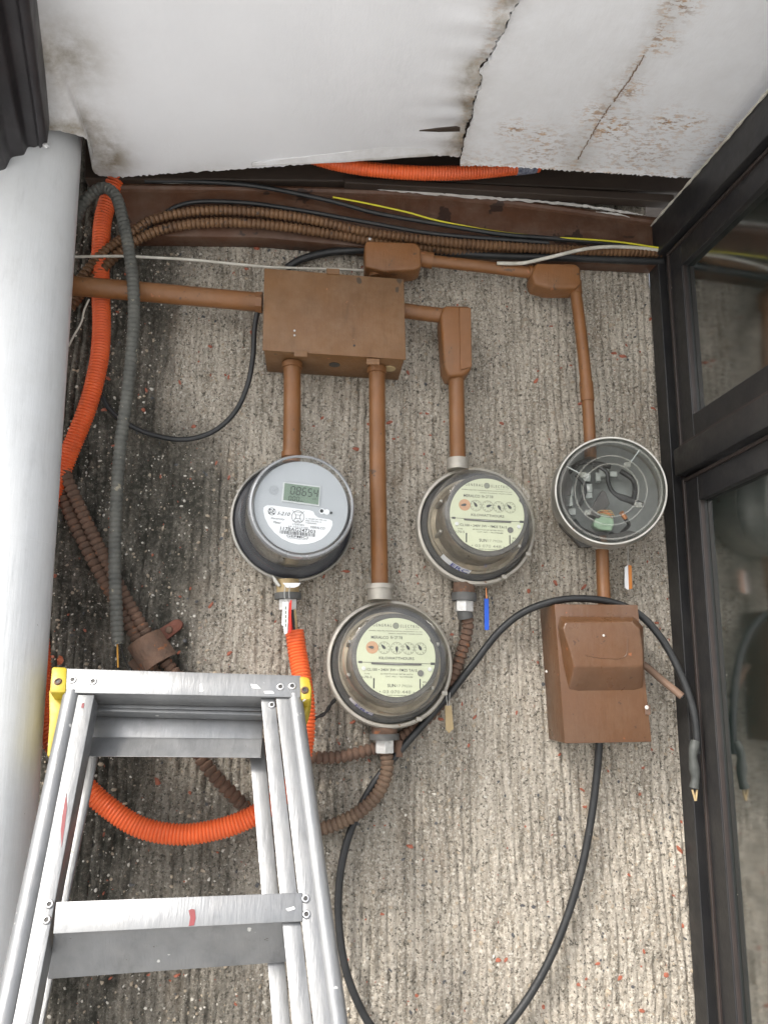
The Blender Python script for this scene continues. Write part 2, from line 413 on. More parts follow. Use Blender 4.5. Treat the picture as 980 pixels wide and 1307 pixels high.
strip(chip, [(470, 240), (600, 251), (720, 260), (820, 274)], .0018, .0345, 1.3)
mk('paint_flake', chip, CHIPW, brd); chip = MB()
strip(chip, [(760, 270), (790, 274), (803, 277)], .0020, .0350, 1.)
mk('paint_flake', chip, CHIPW, brd); chip = MB()
strip(chip, [(188, 231), (215, 233), (240, 234)], .0016, .0345, .8)
mk('paint_flake', chip, CHIPW, brd)
db = MB()
db.extr(pxquad([(108, 150), (900, 172), (900, 247), (560, 232), (108, 228)], .040), Vector((0, .038, 0)))
d1 = mk('soffit_batten', db, WOODD, bevel=.002, origin=P(500, 220, .03))
tag(d1, 'dark unpainted wooden batten in the shaded gap between white soffit and brown board', 'batten')
mk('batten_seam_strip', MB().extr(pxquad([(440, 226), (860, 248), (860, 258), (440, 233)], .046), Vector((0, .018, 0))), WOODD, d1, bevel=.0015)

# ------------------------------------------------------------------ soffit sheets
m, t, b = newmat('stained_white_soffit')
at = t.nodes.new('ShaderNodeAttribute'); at.attribute_name = 'stain'
at2 = t.nodes.new('ShaderNodeAttribute'); at2.attribute_name = 'rot'
c = mixc(t, ramp(t, noise(t, 6, 5), [(.3, 0.), (.75, 1.)]), (.84, .85, .87), (.78, .79, .81))
st = t.nodes.new('ShaderNodeMath'); st.operation = 'MULTIPLY'
t.links.new(at.outputs['Fac'], st.inputs[0]); t.links.new(ramp(t, noise(t, 22, 7, .7), [(.30, .15), (.62, 1.)]), st.inputs[1])
c = mixc(t, st.outputs[0], c, (.27, .235, .18))
st2 = t.nodes.new('ShaderNodeMath'); st2.operation = 'MULTIPLY'; st2.use_clamp = True
t.links.new(at2.outputs['Fac'], st2.inputs[0])
t.links.new(ramp(t, noise(t, 75, 6, .75, sc=(1, 2.2, 1)), [(.50, 0.), (.56, 1.)]), st2.inputs[1])
oc = mixc(t, ramp(t, noise(t, 130, 3), [(.4, 0.), (.6, 1.)]), (.52, .31, .14), (.25, .15, .08))
c = mixc(t, st2.outputs[0], c, oc)
t.links.new(c, b.inputs['Base Color']); b.inputs['Roughness'].default_value = .55
bump(t, b, noise(t, 28, 5), .15, .004); bump(t, b, noise(t, 110, 5, .7, sc=(1, .3, 1)), .22, .002)
SOFF = m
ZC = P(360, 209, .095).z
soff = thing('soffit', 'white painted plywood soffit with water stains and torn sheet edges above the meters', 'soffit', P(480, 200, .1))
def sheet(name, wallside, yardside, th, sag, stain, rot, nu=150, nv=80, ragA=0, ragB=0, seed=0, edge=None, edgeA=None):
    # wallside / yardside: world polylines of the two long edges, meshed between
    A = spline(wallside, .004); B_ = spline(yardside, .004)
    def samp(L_, u): f = u * (len(L_) - 1); i = min(int(f), len(L_) - 2); return L_[i].lerp(L_[i + 1], f - i)
    rr = random.Random(seed); jag = [rr.random() - .5 for _ in range(400)]
    vs = []; sv = []; rv = []
    for j in range(nv + 1):
        v = j / nv
        for i in range(nu + 1):
            u = i / nu; p = samp(A, u).lerp(samp(B_, u), v)
            if j == 0: p = p + Vector((0, jag[i] * .0035, jag[i + 60] * .001))
            if edge: p = p + Vector((edge(p) * max(0, (u - .9) / .1) ** 2 + (jag[j] * ragB if i == nu else 0), 0, 0))
            if edgeA: p = p + Vector((edgeA(p) * max(0, (.1 - u) / .1) ** 2, 0, 0))
            if i == 0 and ragA: p = p + Vector((jag[j] * ragA, 0, 0))
            p.z += sag(u, v)
            vs.append(p); sv.append(max(0, min(1, stain(u, v, p)))); rv.append(max(0, min(1, rot(u, v, p))))
    n = len(vs); N = nu + 1
    fs = [(j * N + i, j * N + i + 1, (j + 1) * N + i + 1, (j + 1) * N + i) for j in range(nv) for i in range(nu)]
    top = [p + Vector((0, 0, th)) for p in vs]
    fs += [tuple(n + k for k in reversed(f)) for f in fs]
    for i in range(nu): fs += [(i, i + 1, n + i + 1, n + i), (nv * N + i, nv * N + i + 1, n + nv * N + i + 1, n + nv * N + i)]
    for j in range(nv): fs += [(j * N, (j + 1) * N, n + (j + 1) * N, n + j * N), (j * N + nu, (j + 1) * N + nu, n + (j + 1) * N + nu, n + j * N + nu)]
    o = mk(name, MB().add(vs + top, fs), SOFF, soff, smooth=True)
    a = o.data.attributes.new('stain', 'FLOAT', 'POINT'); a.data.foreach_set('value', sv + sv)
    a = o.data.attributes.new('rot', 'FLOAT', 'POINT'); a.data.foreach_set('value', rv + rv)
    return o
def dpx(p, q):                         # distance of a point of the soffit from a marked spot, metres
    return math.hypot(p.x - q.x, p.y - q.y)
torn_px = [(586, 191), (590, 176), (598, 158), (600, 138), (605, 122), (611, 104), (606, 97), (614, 88), (622, 74), (630, 55), (640, 38), (646, 20), (657, 3), (662, -12), (680, -60)]
torn = [Zp(x, y, ZC) for x, y in torn_px]
def torn_x(p):                        # offset of the torn edge from the straight seam
    y = p.y
    for a_, b_ in zip(torn, torn[1:]):
        if (a_.y - y) * (b_.y - y) <= 0 and abs(a_.y - b_.y) > 1e-6: return a_.x + (b_.x - a_.x) * (y - a_.y) / (b_.y - a_.y) - x_seam
    return 0
spots = [Zp(75, 60, ZC), Zp(90, 150, ZC), Zp(135, 195, ZC), Zp(112, 170, ZC)]
def blob(p, q, r): return math.exp(-(dpx(p, q) / r) ** 2)
YS = 0.50
def toyard(px, py, d=YS): 
    q = Zp(px, py, ZC); return Vector((q.x, -d, ZC))
lw = [P(-60, 150, .17), P(20, 160, .172), P(70, 164, .175), P(108, 173, .160), P(118, 190, .12), P(130, 222, .062), P(240, 217, .078), P(360, 209, .095), P(480, 199, .105), P(586, 190, .112)]
x_seam = Zp(588, 190, ZC).x
ly = [Vector((lw[0].x, -YS, ZC)), Vector((-.3, -YS, ZC)), Vector((-.1, -YS, ZC)), Vector((x_seam + .002, -YS, ZC))]
def st_left(u, v, p):
    xe = x_seam + torn_x(p)
    s = .9 * blob(p, spots[0], .05) + 1.0 * blob(p, spots[1], .045) + 1.1 * blob(p, spots[2], .035) + .8 * blob(p, spots[3], .03)
    s += 1.1 * math.exp(-((xe - p.x) / .026) ** 2) * (.55 + .45 * math.sin(p.y * 47 + 1)) + 1.0 * math.exp(-((xe - p.x) / .009) ** 2) + .45 * math.exp(-v / .03) * (.5 + .5 * math.sin(p.x * 30))
    return s
def sag_left(u, v):
    e = max(0, (u - .86) / .14)
    return -.0015 - .007 * e * e * (1.1 + .35 * math.sin(v * 23) + .2 * math.sin(v * 61 + 2)) - .002 * math.exp(-v / .05)
sheet('plywood_sheet', lw, ly, .004, sag_left, st_left, lambda u, v, p: .3 * math.exp(-((x_seam - p.x) / .01) ** 2), 260, 150, ragB=.0035, seed=5, edge=torn_x)
rw = [P(592, 191, .112), P(640, 198, .116), P(740, 203, .116), P(880, 216, .116), P(960, 224, .116)]
for q in rw: q.z = ZC + .004
for i_, q in enumerate(rw[:1]): q.x = x_seam + .0060; q.y = -.112
ry_ = [Vector((x_seam + .0060, -YS, ZC + .004)), Vector((CORNER.x + .10, -YS, ZC + .004))]
xc0, xc1 = Zp(737, 200, ZC), Zp(868, 0, ZC)
def crack_d(p):
    k = (p.y - xc0.y) / (xc1.y - xc0.y); return abs(p.x - (xc0.x + (xc1.x - xc0.x) * k) + .004 * math.sin(p.y * 60))
def st_right(u, v, p):
    return .30 * math.exp(-(crack_d(p) / .02) ** 2) + .45 * math.exp(-abs(p.x - x_seam - torn_x(p)) / .012) + .13 + .12 * math.exp(-v / .08)
rsp = [(Zp(x, y, ZC), r_, k) for x, y, r_, k in ((655, 170, .018, .95), (690, 178, .016, .9), (780, 168, .03, 1.05), (760, 150, .02, .8), (850, 160, .022, .95), (880, 162, .018, .9), (845, 60, .016, .85), (868, 10, .02, .9), (800, 120, .02, .8), (690, 195, .04, .62), (820, 200, .05, .66), (920, 190, .04, .6))]
def rot_right(u, v, p):
    return max(max(k * blob(p, q, r_) for q, r_, k in rsp), .82 * math.exp(-(crack_d(p) / .006) ** 2) * (.7 + .3 * math.sin(p.y * 50)), .55 * math.exp(-v / .05))
sheet('plywood_sheet', rw, ry_, .006, lambda u, v: -.003 * math.exp(-v / .03), st_right, rot_right, 200, 150, seed=9, ragA=.0025, edgeA=torn_x)
# the open crack between two boards of the right hand sheet, as a thin raised splintered lip
lip = MB(); ps = spline([Zp(737, 203, ZC + .003), Zp(768, 150, ZC + .003), Zp(800, 105, ZC + .003), Zp(822, 70, ZC + .003)], .003)
rr = random.Random(12)
for i in range(len(ps) - 1):
    if rr.random() < .12: continue
    j = (rr.random() - .5) * .0016; wv = .0002 + .0005 * rr.random()
    lip.extr([ps[i] + Vector((j - wv, 0, -.0012)), ps[i] + Vector((j + wv, 0, -.0012)), ps[i + 1] + Vector((j + wv, 0, -.0012)), ps[i + 1] + Vector((j - wv, 0, -.0012))], Vector((0, 0, .0012)))
mk('crack_splinter', lip, mat('split_wood_dark', (.26, .18, .12), None, .8), soff)
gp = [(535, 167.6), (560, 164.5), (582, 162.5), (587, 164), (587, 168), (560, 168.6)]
mk('split_shade_strip', MB().extr([Zp(x, y, ZC - .0062) for x, y in gp], Vector((0, 0, .002))), WOODD, soff)  # solid dark strip laid under the sheet to imitate the shade in a split
# curled strip peeling at the torn corner of the left sheet
pl = MB(); top = spline([P(322, 190, .122), P(420, 184, .128), P(500, 176, .135), P(588, 167, .142)], .008); n = len(top)
bot = spline([P(322, 211, .098), P(420, 205, .104), P(500, 199, .108), P(588, 191, .114)], .008)[:n]
n = min(len(top), len(bot)); vs = []
for i in range(n):
    for k in range(5):
        q = bot[i].lerp(top[i], k / 4); w_ = max(0, (i / n - .05)) ** .8; q = bot[i].lerp(top[i], k / 4 * (.25 + .75 * w_)); q = q + Vector((0, 0, -.0022 - (.0042 + .0006 * math.sin(i * .9)) * w_)); vs.append(q)
fs = [(i * 5 + k, i * 5 + k + 1, (i + 1) * 5 + k + 1, (i + 1) * 5 + k) for i in range(n - 1) for k in range(4)]
o = mk('peeling_strip', MB().add(vs + [v + Vector((0, 0, .0012)) for v in vs], fs + [tuple(a + len(vs) for a in f) for f in fs] + [(i * 5 + 4, i * 5 + 9, i * 5 + 9 + len(vs), i * 5 + 4 + len(vs)) for i in range(n - 1)] + [(i * 5, i * 5 + 5, i * 5 + 5 + len(vs), i * 5 + len(vs)) for i in range(n - 1)]), SOFF, soff, smooth=True)
a = o.data.attributes.new('stain', 'FLOAT', 'POINT'); a.data.foreach_set('value', [.35 if (i % 5) else .8 for i in range(len(o.data.vertices))])
# roof deck over the gap
rd = MB().extr([Vector((XL, .15, ZC + .10)), Vector((CORNER.x + .3, .15, ZC + .10)), Vector((CORNER.x + .3, -YS - .02, ZC + .10)), Vector((XL, -YS - .02, ZC + .10))], Vector((0, 0, .03)))
tag(mk('roof_deck', rd, WOODD, origin=(0, 0, ZC + .1)), 'dark roof boards hidden above the white soffit and the top of the wall', 'roof')
mk('eave_board', MB().extr([Vector((XL, -YS - .004, ZC - .004)), Vector((CORNER.x + .3, -YS - .004, ZC - .004)), Vector((CORNER.x + .3, -YS - .004, ZC + .098)), Vector((XL, -YS - .004, ZC + .098))], Vector((0, -.018, 0))), WOODD, bpy.data.objects['roof_deck'])

# ------------------------------------------------------------------ gutter piece top left
ga, gb = P(61, 184, .185), Zp(38, 0, P(61, 184, .185).z)
gd = (gb - ga).normalized(); gx = Vector((1, 0, 0))
prof = [(0, 0), (-.012, -.002), (-.014, .004), (-.030, .003), (-.034, -.010), (-.052, -.014), (-.058, -.030), (-.10, -.034), (-.16, -.034), (-.16, .040), (0, .040)]
gut = MB(); n = len(prof)
fr_ = [ga + gx * x + Vector((0, .06 * min(1, -x / .08) if x < 0 else 0, z)) for x, z in prof]
bk_ = [gb + gd * .30 + gx * x + Vector((0, 0, z)) for x, z in prof]
gut.prism(fr_, bk_)
g_ = mk('gutter', gut, GUTTER, bevel=.0025, smooth=True, origin=ga)
tag(g_, 'dark weathered metal gutter end under the soffit at the top left corner', 'gutter')
mk('gutter_rivet', MB().lathe([(0.0001, .003), (.003, .002), (.004, 0)], 12, Matrix.Translation(P(59, 186, .19))), ALUR, g_)

# ------------------------------------------------------------------ white downpipe
pt, pb = P(47, 190, .12), P(-14, 950, .12)
dr = (pb - pt).normalized()
p0 = pt - dr * .10; p1 = pt + dr * ((p0.z) / -dr.z * 1.0)
pts_ = [p0, p0.lerp(p1, .3), p0.lerp(p1, .6), p1]
dpm = MB().sweep(pts_, lambda s, i: .055 + (.0 if i else 0), 56, .02)
dp = mk('downpipe', dpm, DOWNP, smooth=True, origin=p1)
tag(dp, 'thick white painted downpipe running down the left edge, in front of the mouldy wall', 'pipe')
sm = P(30, 607, .12); sm = pt + dr * ((pt.z - sm.z) / -dr.z)
mk('pipe_coupling', MB().sweep([sm - dr * .0, sm + dr * .085], lambda s, i: .0552, 56, .02), DOWNP, dp, smooth=True)

# ------------------------------------------------------------------ window unit on the right
zt = lambda s, a, b_: a + (b_ - a) * (s / .5)
s0, z0 = Spix(846, 283); s1, z1 = Spix(980, 130)
def headz(s): return z0 + (z1 - z0) * (s - s0) / (s1 - s0)
s2, z2 = Spix(872, 572); s3, z3 = Spix(980, 507)
def railz(s): return z2 + (z3 - z2) * (s - s2) / (s3 - s2)
win = thing('casement_window', 'black framed window with dark reflective glass standing out from the wall at right', 'window', S(0, .9))
SE = .58; ZB = .92
def slab(mb, pts, o0, o1):            # pts: (s, z) polygon
    mb.prism([S(s, z, o1) for s, z in pts], [S(s, z, o0) for s, z in pts]); return mb
mk('post', slab(MB(), [(.0, ZB), (.030, ZB), (.030, headz(.030) - .004), (.0, headz(0) - .004)], -.05, .006), FRAME, win, bevel=.0012)
mk('post_flange', slab(MB(), [(.0300, ZB), (.044, ZB), (.044, headz(.044) - .03), (.0300, headz(.03) - .03)], -.05, -.006), FRAME, win)
# rounded head member with a white sealant bead along its outer edge
hp = [(-.004, headz(0) - .045), (-.003, headz(0) - .012), (.008, headz(.008) + .001), (.03, headz(.03) + .002), (SE, headz(SE)), (SE, headz(SE) - .052), (.05, headz(.05) - .052), (.03, headz(.03) - .052)]
mk('head_rail', slab(MB(), hp, -.05, .010), FRAME, win, bevel=.0015)
mk('sealant_bead', MB().sweep([S(-.003, headz(0) - .042, .011), S(-.0035, headz(0) - .018, .0115), S(.004, headz(0) - .002, .0115), S(.03, headz(.03) + .002, .0115), S(.2, headz(.2), .0115), S(SE, headz(SE), .0115)], lambda s, i: .0016 + .0005 * math.sin(i * 1.3) + .0004 * math.sin(i * .37), 7, .005), SEAL, win, smooth=True)
mk('outer_post', slab(MB(), [(SE - .05, ZB), (SE, ZB), (SE, headz(SE) - .053), (SE - .05, headz(SE - .05) - .053)], -.05, .006), FRAME, win, bevel=.0015)
RH = .040
mk('transom_rail', slab(MB(), [(.046, railz(.046)), (SE - .052, railz(SE - .052)), (SE - .052, railz(SE - .052) - RH), (.046, railz(.046) - RH)], -.045, .012), FRAME, win, bevel=.004, smooth=True)
mk('sill', slab(MB(), [(.0, ZB - .06), (SE, ZB - .06), (SE, ZB - .002), (.0, ZB - .002)], -.05, .03), FRAME, win, bevel=.002)
def ring(mb, a, b_, topf, botf, wd, o0, o1):
    slab(mb, [(a, botf(a)), (a + wd, botf(a + wd)), (a + wd, topf(a + wd)), (a, topf(a))], o0, o1)
    slab(mb, [(b_ - wd, botf(b_ - wd)), (b_, botf(b_)), (b_, topf(b_)), (b_ - wd, topf(b_ - wd))], o0, o1)
    slab(mb, [(a + wd, topf(a + wd) - wd * 1.1), (b_ - wd, topf(b_ - wd) - wd * 1.1), (b_ - wd, topf(b_ - wd)), (a + wd, topf(a + wd))], o0, o1 - .0004)
    slab(mb, [(a + wd, botf(a + wd)), (b_ - wd, botf(b_ - wd)), (b_ - wd, botf(b_ - wd) + wd * 1.1), (a + wd, botf(a + wd) + wd * 1.1)], o0, o1 - .0004)
for (tf, bf) in ((lambda s: headz(s) - .056, lambda s: railz(s) + .003), (lambda s: railz(s) - RH - .003, lambda s: ZB + .0)):
    sash = MB(); ring(sash, .046, SE - .052, tf, bf, .034, -.03, -.002)
    so_ = mk('sash', sash, FRAME, win, bevel=.001)
    for (a, o1) in ((.046, .0015), (.076, -.004)):
        bd = MB(); k = a - .046; ring(bd, a, SE - .052 - k, (lambda s, tf=tf, k=k: tf(s) - k), (lambda s, bf=bf, k=k: bf(s) + k), .0045, -.01, o1)
        mk('bead', bd, BEAD, so_, bevel=.001)
    pn = slab(MB(), [(.075, bf(.075) + .03), (SE - .08, bf(SE - .08) + .03), (SE - .08, tf(SE - .08) - .03), (.075, tf(.075) - .03)], -.018, -.012)
    gm = bpy.data.materials.get('tinted_window_glass')
    if not gm:
        gm, t, b = newmat('tinted_window_glass')
        b.inputs['Base Color'].default_value = (.010, .016, .014, 1); b.inputs['IOR'].default_value = 5.0
        t.links.new(ramp(t, noise(t, 12, 5), [(.3, .06), (.75, .16)]), b.inputs['Roughness'])
        dd = mixc(t, ramp(t, noise(t, 160, 2, .5), [(.76, 0.), (.78, 1.)]), (.010, .016, .014), (.4, .38, .33)); t.links.new(dd, b.inputs['Base Color'])
    mk('pane', pn, gm, so_)
tag(mk('window_parapet', slab(MB(), [(.0, .0), (SE, .0), (SE, ZB - .062), (.0, ZB - .062)], -.10, .0), WALL, origin=S(0, 0)), 'grey concrete parapet under the black framed window', 'wall')

# ------------------------------------------------------------------ brown conduits and boxes
PIPER = {}
def pipe(name, pts, r, label, mtl=BROWN, seg=20):
    return tag(mk(name, MB().sweep(pts, r, seg, .01), mtl, smooth=True, origin=pts[0]), label, 'conduit', 'brown painted pipes')
pc = pipe('conduit_pipe', [P(60, 362, .060), P(200, 374, .057), P(332, 386, .052)], .0133, 'thick brown painted pipe running level from behind the white downpipe to the brown box')
mk('locknut', MB().sweep([P(327, 386, .052), P(335, 386.5, .052)], .0152, 8, .004), BROWN, pc)
# junction box
jb = thing('junction_box', 'wide brown painted steel junction box above the three glass meters', 'junction box', P(428, 410, .01))
fr = [P(337.5, 342, .08), P(515.5, 356, .08), P(518, 459, .08), P(335, 447, .08)]
ins = lambda q, k: [p.lerp(sum(q, Vector()) / 4, k) for p in q]
mk('box_body', MB().extr([p + Vector((0, .004, 0)) for p in ins(fr, .018)], Vector((0, .074, 0))), BROWND, jb, bevel=.002, smooth=True)
mk('lid', MB().extr([p for p in fr], Vector((0, .0035, 0))), BROWND, jb, bevel=.0012, smooth=True)
for (x, y) in ((384, 452), (476, 462), (425, 347)):
    q = P(x, y, .0795); mk('lid_tab', MB().box((q.x, q.y - .0004, q.z), (.009, .0016, .0042)), BROWND, jb, bevel=.0008)
def bottom_pt(px, py):                # point on the underside of the junction box
    return P(px, py, .04)
bz = (fr[3].z + fr[2].z) / 2
def jb_under(x, d):                   # z of the sloping underside at a given x
    k = (x - fr[3].x) / (fr[2].x - fr[3].x); return fr[3].z + (fr[2].z - fr[3].z) * k
kx = P(427, 462, .045)
mk('knockout_hole', MB().lathe([(.0001, 0), (.0078, 0), (.0078, .004)], 24, Matrix.Translation(Vector((kx.x, -.045, jb_under(kx.x, .04) + .0005)))), MDARK, jb)
kx = P(497, 466, .045)
mk('knockout_plug', MB().lathe([(.0001, -.003), (.0085, -.002), (.0095, .003)], 20, Matrix.Translation(Vector((kx.x, -.045, jb_under(kx.x, .04) + .0015)))), TAN, jb)
rs = random.Random(2)
for (x, y) in ((376, 422), (376, 428), (452, 441)):
    q = P(x, y, .0805); mk('lid_screw', MB().lathe([(.0001, .0008), (.0012, .0006), (.0016, 0)], 10, Matrix.Translation(q) @ Matrix.Rotation(R(90), 4, 'X')), ALUR if y != 441 else MDARK, jb)

def fitting(name, poly, d0, d1, label, mtl=BROWN, bev=.005, extras=()):
    f = [P(x, y, d1) for x, y in poly]; c = sum(f, Vector()) / len(f)
    o = mk(name, MB().extr(f, Vector((0, d1 - d0, 0))), mtl, bevel=bev, bseg=3, smooth=True, origin=c)
    tag(o, label, 'conduit fitting', 'brown elbow fittings')
    f2 = [p.lerp(c, .14) + Vector((0, -.0012, 0)) for p in f]
    return o
def collar(par, a, b_, r, mtl=BROWN, seg=20, name='collar'):
    return mk(name, MB().sweep([a, b_], r, seg, .003), mtl, par, smooth=True)

# pipe down to the digital meter, pipe to the middle meter
p1_ = pipe('conduit_pipe', [P(373, 462, .046), P(373, 520, .044), P(372, 590, .040)], .0118, 'short brown pipe from the left underside of the junction box down to the digital meter')
collar(p1_, P(373, 464, .046), P(373, 470, .046), .0140, name='locknut'); collar(p1_, P(372, 577, .041), P(372, 584, .041), .0135)
p2_ = pipe('conduit_pipe', [P(481, 468, .048), P(482, 600, .044), P(485, 760, .036)], .0113, 'longest brown pipe dropping from the junction box to the lowest glass meter')
collar(p2_, P(481, 470, .048), P(481, 477, .048), .0135, name='locknut')
# elbow + pipe to third meter
pe = pipe('conduit_pipe', [P(512, 396, .045), P(540, 400, .045), P(575, 404, .045)], .0108, 'stubby brown pipe out of the right side of the junction box')
f3 = fitting('conduit_elbow', [(567, 389), (601, 390), (602.5, 470), (594, 478), (573, 480), (567, 468), (564, 430), (562, 400)], .022, .060, 'tall brown elbow fitting between junction box and the right hand dial meter')
mk('cover_plate', MB().extr([P(x, y, .0625) for x, y in ((586, 392), (601, 393), (602, 468), (588, 472))], Vector((0, .004, 0))), BROWN, f3, bevel=.001)
collar(f3, P(582, 476, .042), P(582, 482, .042), .0123)
pipe('conduit_pipe', [P(582, 478, .042), P(583, 540, .040), P(584, 592, .036)], .0110, 'brown pipe between the tall elbow fitting and the right hand dial meter')
# LB above the box, run to the right, LB and drop
f1 = fitting('conduit_elbow', [(468, 307), (530, 309), (537, 316), (538, 340), (528, 344), (490, 346), (466, 340), (465, 312)], .022, .058, 'brown elbow fitting standing on top of the junction box')
collar(f1, P(478, 338, .040), P(479, 354, .040), .0090, name='nipple'); collar(f1, P(535, 330, .040), P(552, 333, .040), .0116)
mk('cover_screw', MB().lathe([(.0001, .001), (.002, .0007), (.0024, 0)], 10, Matrix.Translation(P(472, 305, .058)) @ Matrix.Rotation(R(90), 4, 'X')), ALUR, f1)
p4 = pipe('conduit_pipe', [P(550, 333, .040), P(620, 341, .040), P(690, 350, .040)], .0086, 'slim brown pipe running level between the two upper elbow fittings')
f4 = fitting('conduit_elbow', [(684, 335), (735, 336), (741, 341), (742, 362), (735, 368), (700, 367), (682, 362), (678, 350)], .022, .056, 'brown elbow fitting at the right corner above the fourth meter')
collar(f4, P(674, 348, .040), P(684, 349, .040), .0105); collar(f4, P(733, 360, .040), P(734, 375, .040), .0098)
p5 = pipe('conduit_pipe', [P(733, 366, .040), P(738, 400, .040), P(745, 460, .039), P(749, 505, .038), P(752.5, 562, .036), P(753, 585, .036)], .0084, 'slim slightly bent brown pipe dropping from the right corner elbow to the fourth meter')
collar(p5, P(747.5, 488, .0385), P(749.5, 512, .038), .0097)
p6 = pipe('conduit_pipe', [P(768, 700, .028), P(769, 735, .030), P(771, 775, .034)], .0088, 'short brown pipe joining the fourth meter to the brown breaker box')

# breaker box
bb = thing('breaker_box', 'brown painted breaker box with raised hood below the fourth meter', 'breaker box', P(765, 860, .01))
fr = [P(707.5, 771, .07), P(813.6, 772, .07), P(831.5, 947, .07), P(720.6, 949, .07)]
mk('box_body', MB().extr([p + Vector((0, .0025, 0)) for p in fr], Vector((0, .0665, 0))), BROWNR, bb, bevel=.0018, smooth=True)
mk('door', MB().extr([p + Vector((-.0006, -.0012, 0)) for p in fr], Vector((0, .003, 0))), BROWNR, bb, bevel=.0012, smooth=True)
hb = [P(*q, .0705) for q in ((713, 786), (809, 787), (821, 800), (822, 845), (820, 879), (808, 882), (738, 883), (725, 881), (718, 850), (711, 800))]
ht = [P(*q, .090) for q in ((722, 794), (806, 793), (816, 803), (820, 830), (821, 850), (812, 851), (742, 851), (733, 851), (727, 830), (718, 803))]
mk('hood', MB().prism(ht, hb), BROWNR, bb, bevel=.0022, bseg=3, smooth=True)
emb = MB()
emb.sweep([P(746, 836, .0903), P(770, 840, .0903), P(797, 838, .0903), P(800, 815, .0903)], .0006, 6, .004)
mk('embossed_line', emb, BROWNR, bb)
for k, (x, y) in enumerate(((701.5, 800), (709.5, 905))):
    q = P(x, y, .04); mk('side_slot', MB().box((q.x + .0006, q.y, q.z), (.0009, .0016, .009)), CHIPW, bb)
for (x, y) in ((770, 811), (697, 857)):
    mk('paint_chip', MB().lathe([(.0001, .0003), (.0014, .0002), (.0017, 0)], 7, Matrix.Translation(P(x, y, .0903 if x > 740 else .05)) @ Matrix.Rotation(R(90), 4, 'X')), CHIPW, bb)
q = P(826, 906, .0718); mk('hasp', MB().box((q.x, q.y, q.z), (.0035, .001, .006)), RUST, bb, bevel=.0005)
mk('paint_chip', MB().lathe([(.0001, .0008), (.0022, .0006), (.0028, 0)], 6, Matrix.Translation(P(825, 903, .0735)) @ Matrix.Rotation(R(90), 4, 'X')), CHIPW, bb)

# ------------------------------------------------------------------ text helper
def text_mb(s, size, cx, cy, z, bold=0, sx=1.0, rot=0, shear=0, align='CENTER', fit=0):
    cu = bpy.data.curves.new('t', 'FONT'); cu.body = s; cu.size = size; cu.align_x = align; cu.align_y = 'CENTER'
    cu.resolution_u = 2; cu.offset = bold * .25; cu.shear = shear
    o = bpy.data.objects.new('t', cu); col.objects.link(o)
    dg = bpy.context.evaluated_depsgraph_get(); me = bpy.data.meshes.new_from_object(o.evaluated_get(dg))
    vs = []
    cr, sr = math.cos(rot), math.sin(rot)
    if fit and len(me.vertices):
        xs_ = [v.co.x for v in me.vertices]; ys_ = [v.co.y for v in me.vertices]; sx = fit / max(1e-9, max(xs_) - min(xs_))
        mx_, my_ = (max(xs_) + min(xs_)) / 2, (max(ys_) + min(ys_)) / 2; sy = (size / 1.38) / max(1e-9, max(ys_) - min(ys_))
        for v in me.vertices: v.co.x -= mx_; v.co.y = (v.co.y - my_) * sy
    for v in me.vertices:
        x, y = v.co.x * sx, v.co.y; vs.append((cx + x * cr - y * sr, cy + x * sr + y * cr, z))
    fs = [tuple(p.vertices) for p in me.polygons]
    bpy.data.objects.remove(o); bpy.data.curves.remove(cu); bpy.data.meshes.remove(me)
    return vs, fs
def flat(mb, pts, z): mb.add([(x, y, z) for x, y in pts], [tuple(range(len(pts)))]); return mb
def slabz(mb, pts, z0, z1): return mb.prism([Vector((x, y, z1)) for x, y in pts], [Vector((x, y, z0)) for x, y in pts])
def circ(cx, cy, r, n=32, a0=0): return [(cx + r * math.cos(a0 + 2 * math.pi * i / n), cy + r * math.sin(a0 + 2 * math.pi * i / n)) for i in range(n)]
def annulus(mb, cx, cy, r0, r1, z, n=32):
    a = circ(cx, cy, r0, n); b_ = circ(cx, cy, r1, n)
    mb.add([(x, y, z) for x, y in a + b_], [(i, (i + 1) % n, n + (i + 1) % n, n + i) for i in range(n)]); return mb

def meter_root(name, label, bpx, bd, fpx, fd, roll=0, group='electricity meters on the wall', scl=1.0):
    a, f = P(*bpx, bd), P(*fpx, fd); Zx = (f - a).normalized()
    X = Vector((1, 0, 0)); X = (X - Zx * X.dot(Zx)).normalized(); Y = Zx.cross(X)
    m4 = Matrix((X, Y, Zx)).transposed().to_4x4(); m4.translation = a
    m4 = m4 @ Matrix.Rotation(roll, 4, 'Z') @ Matrix.Scale(scl, 4)
    return thing(name, label, 'electricity meter', m4, group), (f - a).length / scl
def hub(root, top, coll, nut, neck):
    # fitting under a meter, positions in photo coordinates, world space
    pass

